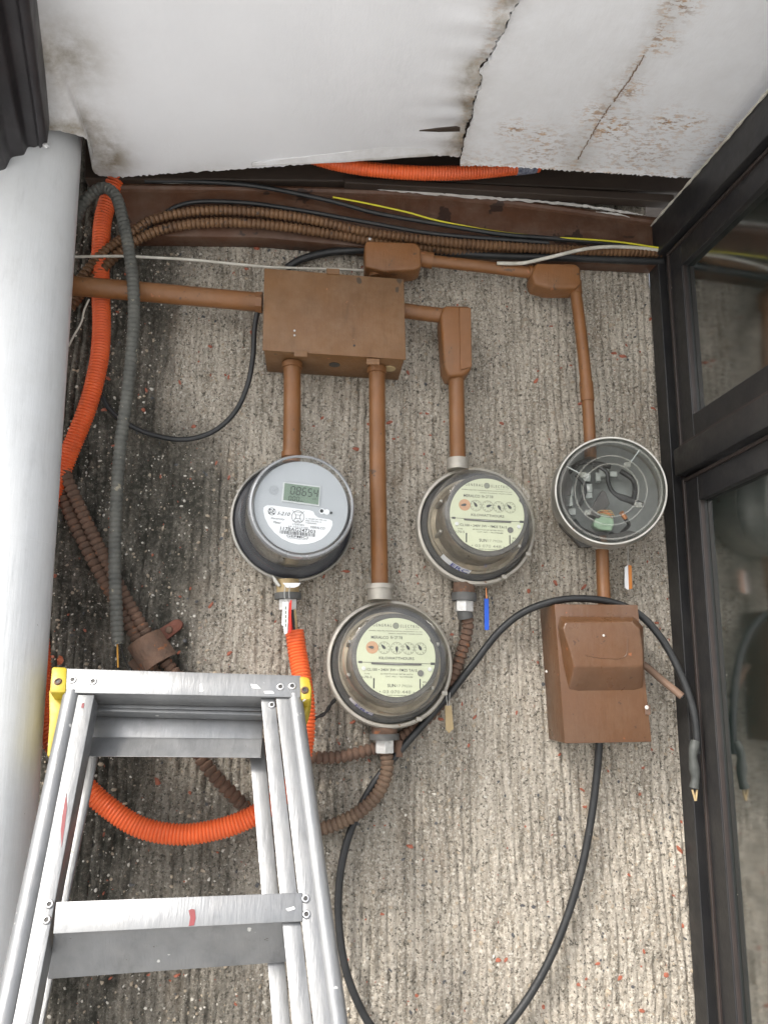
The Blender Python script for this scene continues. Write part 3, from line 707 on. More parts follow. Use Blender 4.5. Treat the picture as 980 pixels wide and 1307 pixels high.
# ------------------------------------------------------------------ digital meter
mr, hgt = meter_root('electricity_meter', 'grey digital meter with display reading 08654 in a clear round cover', (373, 666), .016, (386, 645.5), .118, R(-3))
mk('socket', MB().lathe([(.0001, -.014), (.070, -.014), (.079, -.006), (.0825, .004), (.0830, .012), (.0805, .014), (.0790, .011), (.0785, .004)], 64), GALV, mr, smooth=True, local=True)
mk('gasket', MB().lathe([(.0788, .003), (.0785, .010), (.073, .014), (.064, .014), (.062, .006)], 64), GASKET, mr, smooth=True, local=True)
mk('meter_base', MB().lathe([(.064, .012), (.064, .034), (.0615, .040), (.0600, .045), (.0590, hgt - .022), (.0001, hgt - .022)], 64), MINNER, mr, smooth=True, local=True)
mk('glass_cover', MB().lathe([(.0735, .0142), (.0700, .018), (.0672, .022), (.0660, hgt - .012), (.0655, hgt - .004), (.0638, hgt - .0006), (.0620, hgt + .0004), (.0610, hgt - .0010), (.0001, hgt - .0012)], 72), GLASSC, mr, smooth=True, local=True)
mk('cover_rim', MB().lathe([(.0662, hgt - .0065), (.0659, hgt - .0035), (.0642, hgt + .0002), (.0622, hgt + .0010), (.0612, hgt - .0002)], 72), mat('frosted_rim', (.34, .35, .36), (.28, .29, .30), .25, .3, 20), mr, smooth=True, local=True)
zf = hgt - .006
mk('face_plate', MB().lathe([(.0001, zf), (.0580, zf), (.0592, zf - .004), (.0592, zf - .018)], 64), MGREY, mr, smooth=True, local=True)
K = .12 / 665 * .96
q = lambda x, y: ((x - 542) * K, -(y - 385) * K)
lz = zf + .0006
labp = [q(*p) for p in ((285, 408), (300, 400), (340, 398), (600, 405), (628, 412), (642, 436), (665, 452), (752, 458), (770, 468), (774, 495), (760, 535), (735, 572), (700, 607), (650, 636), (600, 652), (540, 660), (480, 652), (420, 630), (365, 592), (320, 545), (290, 495), (274, 445), (274, 420))]
mk('rating_label', slabz(MB(), labp, zf + .0001, lz), LABELW, mr, local=True)
fm = MB(); slabz(fm, [q(396, 218), q(668, 222), q(668, 370), q(396, 362)], zf, lz + .0012); mk('display_frame', fm, mat('display_bezel', (.60, .62, .62), None, .3), mr, local=True, bevel=.0004)
dsp = mk('display', slabz(MB(), [q(406, 228), q(658, 232), q(658, 360), q(406, 352)], zf, lz + .0016), LCD, mr, local=True)
def seg7(mb, ch, x, y, wd, hh, th, z, sh=.08):
    S7 = {'0': 'abcdef', '8': 'abcdefg', '6': 'acdefg', '5': 'acdfg', '4': 'bcfg'}[ch]
    a = {'a': (0, hh, wd, hh), 'd': (0, 0, wd, 0), 'g': (0, hh / 2, wd, hh / 2), 'f': (0, hh / 2, 0, hh), 'e': (0, 0, 0, hh / 2), 'b': (wd, hh / 2, wd, hh), 'c': (wd, 0, wd, hh / 2)}
    for s in S7:
        x0, y0, x1, y1 = a[s]; g2 = th * .35; t2 = th / 2
        if x0 == x1: pts = [(x0 - t2, y0 + g2), (x0 + t2, y0 + g2), (x0 + t2, y1 - g2), (x0 - t2, y1 - g2)]
        else: pts = [(x0 + g2, y0 - t2), (x1 - g2, y0 - t2), (x1 - g2, y0 + t2), (x0 + g2, y0 + t2)]
        flat(mb, [(x + u + v * sh, y + v) for u, v in pts], z)
sg = MB()
for i, ch in enumerate('08654'):
    X0, Y0 = q(452 + i * 41.5, 303 + i * 1); seg7(sg, ch, X0, Y0, 26 * K, 56 * K, 7.5 * K, lz + .0019)
for i in range(3):
    X0, Y0 = q(443 + i * 28, 350); seg7(sg, '0', X0, Y0, 17 * K, 30 * K, 5 * K, lz + .0019)
sg.add(*text_mb('kWh', 17 * K, *q(628, 323), lz + .0019)); flat(sg, [q(524, 346), q(548, 346), q(548, 350), q(524, 350)], lz + .0019)
mk('display_digit', sg, LCDI, dsp, local=True)
zt_ = lz + .0003
tx = MB()
def T(s, px, py, hpx, wpx, bold=0, shear=0, mb=None): (mb or tx).add(*text_mb(s, hpx * K * 1.38, *q(px, py), zt_, bold * K, 1, 0, shear, fit=wpx * K))
T('I-210', 420, 450, 26, 88, .8, .3); T('Electricity', 380, 492, 16, 96, 0, .2); T('Meter', 378, 518, 16, 56, 0, .2)
T('CL 200 240V 3W TYPE I-210', 652, 468, 9, 150, .2); T('FM2S 15TA 60Hz 1.0', 634, 484, 9, 112, .2); T('7184069006', 618, 499, 9, 80, .2)
T('MERALCO', 667, 527, 17, 104, .1, .15); T('17247303', 528, 519, 12, 80, .1); T('M 12312109', 530, 537, 10, 138, .1); T('117BAG247303', 528, 557, 25, 250, .8)
T('GEPMICI', 527, 606, 18, 150, .6); T('PHILIPPINES 2014', 528, 621, 6, 140)
# round monogram logo and certification ring
gx_, gy_ = q(333, 443); annulus(tx, gx_, gy_, 24 * K, 27 * K, zt_, 32)
T('GE', 333, 443, 28, 40, 1.2, .35)
for k in range(4):
    a = math.pi / 4 + k * math.pi / 2; flat(tx, circ(gx_ + 21 * K * math.cos(a), gy_ + 21 * K * math.sin(a), 5 * K, 8), zt_)
ex_, ey_ = q(520, 462); annulus(tx, ex_, ey_, 43 * K, 46 * K, zt_, 40)
for sgn in (-1, 1):
    for k in range(9):
        u = -1 + k * .25; x0 = sgn * (12 + 22 * abs(u) ** 1.6); x1 = sgn * (12 + 22 * abs(u + .25) ** 1.6)
        flat(tx, [(ex_ + (x0 - 1.5) * K, ey_ + u * 36 * K), (ex_ + (x0 + 1.5) * K, ey_ + u * 36 * K), (ex_ + (x1 + 1.5) * K, ey_ + (u + .25) * 36 * K), (ex_ + (x1 - 1.5) * K, ey_ + (u + .25) * 36 * K)], zt_)
for yy in (-34, -13, 13, 34):
    flat(tx, [(ex_ - 22 * K, ey_ + (yy - 1.2) * K), (ex_ + 22 * K, ey_ + (yy - 1.2) * K), (ex_ + 22 * K, ey_ + (yy + 1.2) * K), (ex_ - 22 * K, ey_ + (yy + 1.2) * K)], zt_)
T('2S', 522, 490, 10, 16)
rs = random.Random(4); x = 402
while x < 652:
    wv = rs.choice((2, 2, 3, 5, 7)); flat(tx, [q(x, 595), q(x + wv, 595), q(x + wv, 571), q(x, 571)], zt_); x += wv + rs.choice((2, 3, 4, 6))
mk('label_print', tx, INK, mr, local=True)
so2 = MB(); slabz(so2, circ(*q(690, 403), 21 * K, 24), zf, zf + .0012); slabz(so2, circ(*q(724, 405), 21 * K, 24), zf, zf + .0012)
mk('sensor_bezel', so2, LABELW, mr, local=True, bevel=.0003)
s3 = MB(); slabz(s3, circ(*q(686, 402), 13 * K, 20), zf, zf + .0016); slabz(s3, circ(*q(756, 408), 9 * K, 16), zf, zf + .0016); mk('optical_port', s3, INK, mr, local=True)
s3 = MB(); annulus(s3, *q(335, 286), 30 * K, 33 * K, zf + .0004); annulus(s3, *q(335, 286), 22 * K, 24 * K, zf + .0004); s3.add(*text_mb('GE', 30 * K, *q(335, 286), zf + .0004, 0, .8, 0, .3)); mk('moulded_logo', s3, mat('embossed_grey', (.33, .35, .37), None, .5), mr, local=True)
lch = MB(); lch.prism([P(347, 733, .045), P(352, 738, .045), P(359, 748, .044), (P(355, 749, .044)), P(349, 742, .044)], [P(347, 733, .030), P(352, 738, .030), P(359, 748, .030), P(355, 749, .030), P(349, 742, .030)])
mk('ring_latch', lch, GALV, mr, bevel=.0006)

def under(root, cx, y0, y1, y2, y3, wn, wc, wnut, d, neckm, nutm=ZINC):
    k = .96 / 985 * .5
    a = lambda y: P(cx, y, d)
    mk('neck', MB().sweep([a(y0 - 8), a(y1)], wn * k, 20, .004), neckm, root, smooth=True)
    mk('collar', MB().sweep([a(y1), a(y2)], wc * k, 24, .002), DGREY, root, smooth=True)
    mk('hex_nut', MB().sweep([a(y2), a(y3)], wnut * k * 1.06, 6, .004), nutm, root, bevel=.0007)
under(mr, 367.5, 748, 757, 765, 779, 30, 36, 25, .030, TAN)
mk('seal_plate', MB().extr([P(x, y, .052) for x, y in ((361, 744), (384, 744), (381, 748), (376, 750), (366, 750))], Vector((0, .0012, 0))), LABELW, mr)
pt_ = MB(); pt_.box((0, 0, 0), (.0001, .0001, .0001))
# second kind: glass dial meters
K2 = .1015 / 510
def dial_meter(label, bpx, fpx, roll, angles, stick_a, fd=.117, stick_len=.5):
    root, h = meter_root('electricity_meter', label, bpx, .016, fpx, fd, roll, scl=.955)
    mk('socket', MB().lathe([(.0001, -.014), (.070, -.014), (.078, -.006), (.0838, .002), (.0860, .008), (.0868, .016), (.0850, .021), (.0815, .022), (.0800, .018), (.0795, .006)], 72), GALVD, root, smooth=True, local=True)
    mk('gasket', MB().lathe([(.0797, .006), (.0790, .014), (.0705, .0155), (.0700, .008)], 64), GASKET, root, smooth=True, local=True)
    mk('inner_ring', MB().lathe([(.0704, .009), (.0700, .0175), (.060, .0180), (.060, .008)], 64), DUSKY, root, smooth=True, local=True)
    mk('glass_cover', MB().lathe([(.0788, .016), (.0780, .021), (.0755, .024), (.0745, .030), (.0738, .038), (.0700, h - .026), (.0675, h - .013), (.0635, h - .005), (.0580, h - .0008), (.050, h), (.0001, h)], 80), GLASSD, root, smooth=True, local=True)
    fz = h - .020
    mk('meter_frame', MB().lathe([(.066, .012), (.0660, .022), (.060, .026), (.0560, fz - .022), (.0530, fz - .018), (.0001, fz - .018)], 60), DUSKY, root, smooth=True, local=True)
    mk('register_hood', MB().lathe([(.0535, fz - .02), (.0570, fz - .006), (.0560, fz - .0022), (.0505, fz - .0020), (.0500, fz - .02)], 60), MDARK, root, smooth=True, local=True)
    for a in (R(20), R(160), R(200), R(-35)):
        cx_, cy_ = .064 * math.cos(a), .064 * math.sin(a)
        mk('frame_lug', MB().box((cx_ * .97, cy_ * .97, .040), (.0022, .0022, .022)), MINNER, root, local=True, bevel=.001)
    q = lambda x, y: ((x - 525) * K2, -(y - 467) * K2)
    out = []                                     # dial plate outline with a bite at the right
    for i in range(72):
        a = 2 * math.pi * i / 72; x, y = .0507 * math.cos(a), .0500 * math.sin(a)
        bx, by = q(770, 352)
        if math.hypot(x - bx, y - by) < 24 * K2:
            k_ = math.atan2(y - by, x - bx); x, y = bx - 24 * K2, by + (y - by)
        out.append((x, y))
    fp = mk('dial_plate', slabz(MB(), out, fz - .0012, fz), CREAM, root, local=True)
    z = fz + .0003; mb = MB(); fa = MB()
    def T(s, px, py, hp, wp, bold=0, m_=None): (m_ or mb).add(*text_mb(s, hp * K2 * 1.38, *q(px, py), z, bold * K2, fit=wp * K2))
    T('G E N E R A L', 433, 266, 19, 122, .8); T('E L E C T R I C', 613, 268, 19, 122, .8)
    flat(fa, circ(*q(522, 267), 19 * K2, 24), z); annulus(mb, *q(522, 267), 18 * K2, 20 * K2, z + .0001)
    T('TRADE MARK REG. U.S. PAT', 628, 287, 5, 90)
    T('GENERAL ELECTRIC PHILIPPINES METER & INSTRUMENT CO., INC.', 522, 303, 8, 352, .2); T('MANILA  PHILIPPINES  UNDER LICENSE', 585, 318, 7, 220, .1)
    T('MERALCO', 418, 345, 20, 112, .5); T('Rr 27 7/8', 527, 344, 20, 76, .6)
    T('KILOWATTHOURS', 528, 476, 18, 226, .6)
    T('CL100 • 240V 3W • FM2S TA15', 500, 550, 17, 320, .5); T('60 WATTHOUR METER WITH', 530, 576, 9, 206); T('CAT. NO. • 761X90G88', 545, 592, 9, 176)
    T('TYPE', 340, 578, 8, 36); T('I-70-S', 340, 598, 15, 62, .2); T('Kh', 710, 622, 13, 22, .4); T('3.6', 708, 643, 16, 30, .4)
    T('SUN', 497, 648, 21, 52, 1.2); T('17 79226', 580, 648, 16, 96, 0, fa); T('• 03 070 448 •', 532, 686, 20, 226, .2, fa); T('MADE IN PHILIPPINES', 532, 708, 7, 124, .3)
    for (x0, y0, x1, y1) in ((380, 604, 389, 668), (676, 602, 684, 664), (275, 504, 770, 507), (748, 497, 776, 513), (284, 498, 308, 513)):
        flat(mb, [q(x0, y1), q(x1, y1), q(x1, y0), q(x0, y0)], z)
    dcs = (370, 447, 528, 604, 682)
    d0 = MB(); flat(d0, circ(*q(370, 411), 40 * K2, 32), z)
    for i, dx in enumerate(dcs):
        c0 = q(dx, 411)
        if i:
            annulus(mb, *c0, 37 * K2, 39 * K2, z + .0001, 32)
            for k in range(10):
                a = math.pi / 2 + k * math.pi / 5
                flat(mb, [(c0[0] + 26 * K2 * math.cos(a) + e * K2 * math.sin(a), c0[1] + 26 * K2 * math.sin(a) - e * K2 * math.cos(a)) for e in (-1, 1)] + [(c0[0] + 33 * K2 * math.cos(a) + e * K2 * math.sin(a), c0[1] + 33 * K2 * math.sin(a) - e * K2 * math.cos(a)) for e in (2.3, -2.3)], z + .0001)
        a = angles[i]; pz = z + .0006
        dv = (math.cos(a), math.sin(a)); nv = (-dv[1], dv[0])
        f_ = lambda l, s_: (c0[0] + (dv[0] * l + nv[0] * s_) * K2, c0[1] + (dv[1] * l + nv[1] * s_) * K2)
        pm = MB(); slabz(pm, [f_(-10, -5), f_(0, -9), f_(12, -8), f_(31, 0), f_(12, 8), f_(0, 9), f_(-10, 5)], pz, pz + .0005)
        mk('dial_pointer', pm, INK, fp, local=True)
    mk('tan_dial', d0, DIALB, fp, local=True)
    mk('plate_print', mb, INK, fp, local=True); mk('faded_print', fa, INKG, fp, local=True)['kind'] = 'stuff'
    dk = MB(); slabz(dk, [q(366, 517), q(366, 506), q(528, 510), q(688, 506), q(688, 517), q(528, 520)], z, z + .0012); mk('rotor_disc', dk, MDARK, fp, local=True)
    dk = MB(); slabz(dk, [q(372, 508), q(528, 512.5), q(684, 508), q(528, 515)], z + .001, z + .0018); mk('rotor_edge', dk, ZINC, fp, local=True)
    s_ = MB(); slabz(s_, circ(*q(683, 567), 20 * K2, 24), fz, z + .0014); mk('adjusting_screw', s_, DGREY, fp, local=True, bevel=.0003)
    for (x, y) in ((317, 545), (742, 541)):
        s_ = MB(); slabz(s_, circ(*q(x, y), 13 * K2, 20), fz, z + .0016); o = mk('plate_screw', s_, ALUR, fp, local=True, bevel=.0003)
    # sticker wrapped round the glass
    za, zb = .034, .052; sv = []; ns = 16; L_ = stick_len
    rz = lambda z_: .0742 + (.0700 - .0738) * (z_ - .038) / (h - .026 - .038)
    for i in range(ns + 1):
        a = stick_a + L_ * i / ns
        for zz in (za, zb): sv.append((rz(zz) * math.cos(a), rz(zz) * math.sin(a), zz))
    st_ = mk('sticker', MB().add(sv, [(2 * i, 2 * i + 2, 2 * i + 3, 2 * i + 1) for i in range(ns)]), LABELW, root, local=True)
    vs, fs = text_mb('ERC', .0150 * 1.38, 0, 0, 0, .0003, fit=.026)
    wv = [((rz(za) + .0004) * math.cos(stick_a + L_ * .66 + x / rz(za)), (rz(za) + .0004) * math.sin(stick_a + L_ * .66 + x / rz(za)), (za + zb) / 2 + y) for x, y, _ in vs]
    wv = [((x / rz(za)) * (rz(z) + .0003), (y / rz(za)) * (rz(z) + .0003), z) for x, y, z in wv]
    mk('sticker_print', MB().add(wv, fs), BLUEI, st_, local=True)
    q3 = lambda a, r: (r * math.cos(a), r * math.sin(a))
    for k, a in enumerate((R(-62), R(-28))):
        mk('ring_clip', MB().box((*q3(a, .083), .024), (.004, .003, .004)), GALVD, root, local=True, bevel=.001)
    return root, h
m3_, h3 = dial_meter('glass dial meter with white and blue sticker, a blue seal hanging just below it', (604, 674), (626, 652), R(-2), (R(190), R(125), R(20), R(-60), R(140)), R(-136), stick_len=.62)
under(m3_, 592, 752, 757, 767, 781, 30, 35, 25, .024, RUST)
mk('hub_collar', MB().sweep([P(584, 586, .037), P(584, 600, .037)], .0150, 24, .004), GALVD, m3_, smooth=True)
mk('elbow_stub', MB().sweep([P(592, 779, .024), P(594, 789, .022)], .0105, 16, .003), DGREY, m3_, smooth=True)
m2_, h2 = dial_meter('lowest glass dial meter, mounted on the longest brown pipe above the two hanging cables', (495.5, 848), (508, 836), R(-1), (R(175), R(135), R(-90), R(125), R(120)), R(-138))
under(m2_, 490.5, 934, 936, 944, 961, 34, 39, 25, .026, RUST)
mk('hub_collar', MB().sweep([P(485, 746, .036), P(485, 752, .036)], .0182, 28, .003), GALVD, m2_, smooth=True)
mk('hub_neck', MB().sweep([P(485, 752, .036), P(485, 766, .036)], .0165, 28, .003), GALVD, m2_, smooth=True)
mk('hub_stub', MB().sweep([P(509, 945, .016), P(508, 966, .016)], .006, 12, .003), RUST, m2_, smooth=True)

# ------------------------------------------------------------------ empty socket with clear cover
m4_, h4 = meter_root('meter_socket', 'clear covered empty meter socket with loose wires inside, above the breaker box', (770, 635), .010, (779, 625.5), .098, R(0), 'electricity meters on the wall', scl=1.05)
m4_['category'] = 'meter socket'
mk('socket', MB().lathe([(.0001, -.008), (.066, -.008), (.0715, .000), (.0715, .030), (.0720, .040), (.0690, .040), (.0690, .010), (.0001, .010)], 72), GALVD, m4_, smooth=True, local=True)
mk('cover_ring', MB().lathe([(.0715, h4 - .046), (.0718, h4 - .034), (.0692, h4 - .030), (.0690, h4 - .008), (.0680, h4 - .003), (.0660, h4 - .003), (.0655, h4 - .012), (.0655, h4 - .046)], 72), GALV, m4_, smooth=True, local=True)
mk('clear_cover', MB().lathe([(.0652, h4 - .036), (.0652, h4 - .006), (.0640, h4 - .001), (.0620, h4), (.0560, h4), (.0001, h4)], 72), GLASS4, m4_, smooth=True, local=True)
PLAST = mat('clear_plastic_rib', (.46, .48, .47), (.30, .32, .31), .2, 0, 40)
RIBG = thin_glass('clear_moulded_rib', (.90, .92, .91), .32, .08, 60, 1.9)
for (r_, w_) in ((.0610, .0020), (.0435, .0016), (.0335, .0016)):
    mk('cover_rib', MB().lathe([(r_ - w_ / 2, h4 - .006), (r_ - w_ / 2, h4 - .0008), (r_ + w_ / 2, h4 - .0008), (r_ + w_ / 2, h4 - .006)], 64), RIBG, m4_, smooth=True, local=True)
for a in (R(148), R(57), R(-28), R(225)):
    b1 = MB()
    for rr_, sz in ((.0385, .0042), (.0400, .0028)):
        b1.box((rr_ * math.cos(a), rr_ * math.sin(a), h4 - .008), (sz, sz * .8, .004))
    mk('cover_boss', b1, RIBG, m4_, local=True, bevel=.001)
for a in (R(150), R(55)):
    c_, s_ = math.cos(a), math.sin(a)
    mk('cover_spoke', MB().sweep([Vector((.043 * c_, .043 * s_, h4 - .002)), Vector((.062 * c_, .062 * s_, h4 - .002))], .0009, 6, .01), PLAST, m4_, local=True)
K4 = .150 / 850
q4 = lambda x, y, z: Vector(((x - 490) * K4, -(y - 510) * K4, z))
mk('back_plate', MB().lathe([(.0001, .0125), (.0685, .0125), (.0685, .010)], 48), mat('socket_back', (.30, .32, .31), (.20, .21, .205), .5, .1, 25), m4_, local=True, smooth=True)
sh_ = MB(); sh_.prism([q4(*p, .05) for p in ((120, 330), (200, 300), (240, 420), (210, 640), (300, 830), (420, 900), (300, 905), (150, 740), (100, 520))], [q4(*p, .013) for p in ((120, 330), (200, 300), (240, 420), (210, 640), (300, 830), (420, 900), (300, 905), (150, 740), (100, 520))])
mk('side_insulator', sh_, MDARK, m4_, local=True)
mk('bottom_insulator', MB().prism([q4(*p, .045) for p in ((430, 830), (640, 780), (720, 800), (640, 860), (520, 900), (400, 890))], [q4(*p, .013) for p in ((430, 830), (640, 780), (720, 800), (640, 860), (520, 900), (400, 890))]), MDARK, m4_, local=True)
for (x, y, a, b_) in ((340, 380, 34, 34), (345, 465, 40, 34), (220, 490, 30, 38), (230, 640, 36, 26), (350, 520, 38, 20), (470, 350, 34, 30), (540, 360, 26, 20), (430, 380, 20, 34)):
    c_ = q4(x, y, .034); mk('terminal', MB().box(c_, (a * K4, b_ * K4, .008)), TERMW, m4_, local=True, bevel=.001)
for (x, y) in ((340, 375), (345, 465), (220, 490)):
    mk('terminal_screw', MB().lathe([(.0001, .0008), (.0036, .0006), (.0042, 0)], 16, Matrix.Translation(q4(x, y, .0425))), ZINC, m4_, local=True, smooth=True)
mk('loose_wire', MB().sweep([q4(385, 300, .05), q4(440, 320, .054), q4(485, 365, .056), q4(490, 420, .056), q4(515, 490, .055), q4(570, 535, .054), q4(640, 560, .052), q4(740, 600, .046)], lambda s, i: .0028 + .0018 * max(0, min(1, (s - .052) / .01)), 12, .003), BLACKC, m4_, local=True, smooth=True)
mk('loose_wire', MB().sweep([q4(270, 370, .045), q4(320, 430, .047), q4(330, 490, .047), q4(310, 560, .045), q4(290, 600, .04)], .0026, 10, .003), BLACKC, m4_, local=True, smooth=True)
mk('contact_jaw', MB().prism([q4(*p, .060) for p in ((448, 490), (472, 505), (500, 590), (420, 700), (345, 665))], [q4(*p, .030) for p in ((448, 490), (472, 505), (500, 590), (420, 700), (345, 665))]), MDARK, m4_, local=True, bevel=.0008)
mk('corroded_block', MB().prism([q4(*p, .058) for p in ((400, 690), (440, 650), (520, 670), (530, 740), (510, 790), (420, 780), (380, 750))], [q4(*p, .020) for p in ((400, 690), (440, 650), (520, 670), (530, 740), (510, 790), (420, 780), (380, 750))]), TERRA, m4_, local=True, bevel=.0025, smooth=True)
for k in range(7):
    mk('frayed_strand', MB().sweep([q4(400 + k * 9, 665 - k * 2, .058), q4(440 + k * 10, 640 + (k % 3) * 14, .063), q4(500 + k * 5, 660 + (k % 4) * 12, .060)], .0007, 5, .004), COPPER if k % 2 else TAN, m4_, local=True)
for k, pp in enumerate((((250, 300), (330, 260), (420, 270), (520, 300)), ((150, 480), (200, 430), (215, 350), (280, 290)), ((520, 800), (560, 840), (620, 850), (690, 800)), ((260, 700), (300, 760), (380, 800), (470, 850)), ((600, 330), (680, 400), (700, 480), (680, 560)))):
    mk('loose_wire', MB().sweep([q4(*p_, .030 + .006 * (i_ % 2)) for i_, p_ in enumerate(pp)], .0028 if k % 2 else .0036, 9, .004), BLACKC, m4_, local=True, smooth=True)
mk('contact_jaw', MB().prism([q4(*p, .050) for p in ((180, 520), (235, 520), (245, 600), (190, 610))], [q4(*p, .014) for p in ((180, 520), (235, 520), (245, 600), (190, 610))]), TERMW, m4_, local=True, bevel=.001)
mk('contact_jaw', MB().prism([q4(*p, .048) for p in ((430, 820), (475, 815), (490, 870), (450, 880))], [q4(*p, .014) for p in ((430, 820), (475, 815), (490, 870), (450, 880))]), RUST, m4_, local=True, bevel=.001)
mk('copper_tip', MB().sweep([q4(578, 655, .060), q4(610, 695, .056)], .0032, 10, .003), COPPER, m4_, local=True, smooth=True)
mk('copper_wire_tail', MB().sweep([q4(610, 700, .055), q4(640, 740, .045), q4(600, 790, .03)], .0026, 10, .003), BLACKC, m4_, local=True, smooth=True)
mk('hub_neck', MB().sweep([P(768, 692, .028), P(768, 702, .028)], lambda s, i: .0165 - s * .5, 24, .003), GALVD, m4_, smooth=True)

# ------------------------------------------------------------------ corrugated tubes
def corr(pts, r, pitch, depth, mtl, name, label, cat, seg=18, shape='round'):
    def rf(s, i):
        k = (i % 4); 
        if shape == 'round': return r - depth * (0, .25, 1, .25)[k]
        return r - depth * (0, .1, .35, 1)[k]
    return tag(mk(name, MB().sweep(pts, rf, seg, pitch / 4), mtl, smooth=True, origin=pts[0], sharp=R(35)), label, cat)
X = lambda L_: [P(*a) for a in L_]
oc_ = corr(X([(376, 806, .030), (380, 835, .034), (386, 870, .045), (390, 905, .05), (388, 950, .05), (376, 995, .05), (352, 1022, .05), (320, 1043, .050), (280, 1058, .052), (230, 1065, .054), (180, 1056, .056), (138, 1030, .058), (104, 998, .06), (76, 960, .06), (58, 925, .058), (52, 890, .052), (52, 840, .04), (46, 760, .03), (50, 690, .024), (68, 630, .022), (88, 580, .026), (112, 520, .030), (126, 465, .030), (130, 420, .026), (129, 370, .022), (129, 320, .022), (132, 280, .024), (141, 248, .028), (152, 215, .034), (158, 190, .036)]), .0126, .0043, .0018, ORANGE, 'orange_conduit', 'long orange corrugated conduit looping from the digital meter behind ladder and white downpipe', 'conduit')
for (xx, mt) in ((371, REDP), (374, BLACKC), (377.5, TAN)):
    mk('wire', MB().sweep(X([(xx - 2, 772, .036), (xx, 790, .036), (xx + 2, 812, .032)]), .0016, 8, .004), mt, oc_, smooth=True)
o2 = corr(X([(385, 196, .075), (430, 209, .075), (480, 217, .074), (540, 221, .072), (600, 220, .070), (650, 215, .068), (688, 211, .067)]), .0104, .0043, .0012, ORANGE, 'orange_conduit', 'short orange corrugated conduit lying in the dark gap under the white soffit', 'conduit')
mk('printed_sleeve', MB().sweep(X([(658, 214.5, .0675), (683, 211.5, .067)]), .0108, 16, .003), mat('blue_black_sleeve', (.04, .05, .10), (.30, .32, .38), .5, 0, 260), o2, smooth=True)
gh = corr(X([(96, 282, .052), (108, 258, .06), (122, 244, .068), (136, 240, .074), (149, 252, .078), (157, 280, .080), (165, 320, .082), (171, 375, .084), (170, 430, .084), (163, 500, .080), (155, 560, .074), (150, 620, .066), (147, 700, .056), (148, 760, .05), (151, 822, .046)]), .0082, .0066, .0012, GREYHOSE, 'grey_hose', 'old grey spiral hose hanging down in front of the wall, its end above the ladder', 'hose')
mk('wire_end', MB().sweep(X([(150, 818, .046), (151, 852, .046)]), .0011, 8, .01), mat('amber_wire', (.65, .33, .05), None, .5), gh)
mk('wire_end', MB().sweep(X([(154, 818, .044), (158, 838, .040), (165, 853, .036)]), .0008, 8, .005), BLACKC, gh)
corr(X([(100, 360, .028), (130, 325, .030), (165, 299, .032), (200, 279, .036), (260, 269, .040), (330, 271, .042), (400, 281, .042), (470, 297, .040), (560, 308, .038), (650, 315, .036), (740, 320, .034), (846, 322, .032)]), .0074, .0066, .0022, FLEXB, 'flexible_conduit', 'upper brown ribbed metal conduit running the full length of the brown board', 'conduit', 14, 'x')
corr(X([(90, 392, .022), (130, 345, .026), (168, 311, .030), (215, 291, .036), (280, 284, .038), (350, 288, .038), (430, 300, .034), (500, 312, .030), (600, 322, .022), (720, 328, .022), (846, 332, .022)]), .0074, .0066, .0022, FLEXB, 'flexible_conduit', 'lower brown ribbed metal conduit, just beneath its twin along the brown board', 'conduit', 14, 'x')
fa_ = corr(X([(58, 560, .014), (70, 605, .016), (90, 655, .017), (118, 712, .018), (146, 762, .019), (172, 808, .020), (192, 848, .020), (222, 905, .020), (262, 975, .018), (298, 1015, .018), (330, 1048, .016)]), .0092, .0088, .0030, RUST, 'rusty_conduit', 'left one of two rusty spiral conduits slanting down the mouldy wall, reaching behind the ladder', 'conduit', 14, 'x')
fb_ = corr(X([(72, 560, .024), (84, 605, .026), (106, 655, .026), (134, 712, .026), (160, 762, .024), (186, 806, .022), (214, 848, .020), (240, 876, .018), (290, 930, .014), (340, 958, .013), (395, 966, .013), (432, 966, .013), (468, 958, .012), (500, 948, .010), (535, 925, .009), (562, 898, .009), (580, 860, .010), (590, 830, .012), (597, 800, .018), (595, 786, .022)]), .0084, .0080, .0026, RUST, 'rusty_conduit', 'right one of two rusty spiral conduits, running on under the lowest meter', 'conduit', 14, 'x')
corr(X([(492, 958, .026), (494, 982, .026), (484, 1010, .025), (464, 1032, .024), (440, 1047, .022), (410, 1058, .020), (375, 1064, .018), (340, 1060, .014)]), .0088, .0066, .0020, mat('dusty_brown_flex', (.15, .10, .065), (.10, .062, .042), .7, 0, 50, .3, 250), 'flexible_conduit', 'dusty brown ribbed conduit curving from the nut of the lowest meter to behind the ladder', 'conduit', 14, 'x')
# strap holding the two rusty conduits
sc_ = thing('pipe_strap', 'rusty metal strap clamping the two rusty conduits above the ladder', 'strap', P(190, 830, .03))
A0, A1 = P(160, 822, .012), P(201, 797, .012); dv = (P(190, 858, .012) - P(163, 818, .012))
pv = []; nn = 12
for i in range(nn + 1):
    k = i / nn; c_ = A0.lerp(A1, k) + Vector((0, -(.006 + .022 * math.sin(k * math.pi) ** .6), 0)); pv += [c_ + dv * .15, c_ + dv * .95]
mk('strap_band', MB().add(pv + [p + Vector((0, .002, 0)) for p in pv], [(2 * i, 2 * i + 2, 2 * i + 3, 2 * i + 1) for i in range(nn)] + [(2 * i + 26, 2 * i + 28, 2 * i + 29, 2 * i + 27) for i in range(nn)]), RUST, sc_, smooth=True)
mk('strap_tab', MB().extr([P(x, y, .008) for x, y in ((198, 806), (222, 791), (229, 790), (234, 795), (232, 802), (207, 822))], Vector((0, .005, 0))), mat('red_rust', (.16, .055, .035), (.11, .045, .03), .8, 0, 60, .4), sc_, bevel=.0015, smooth=True)
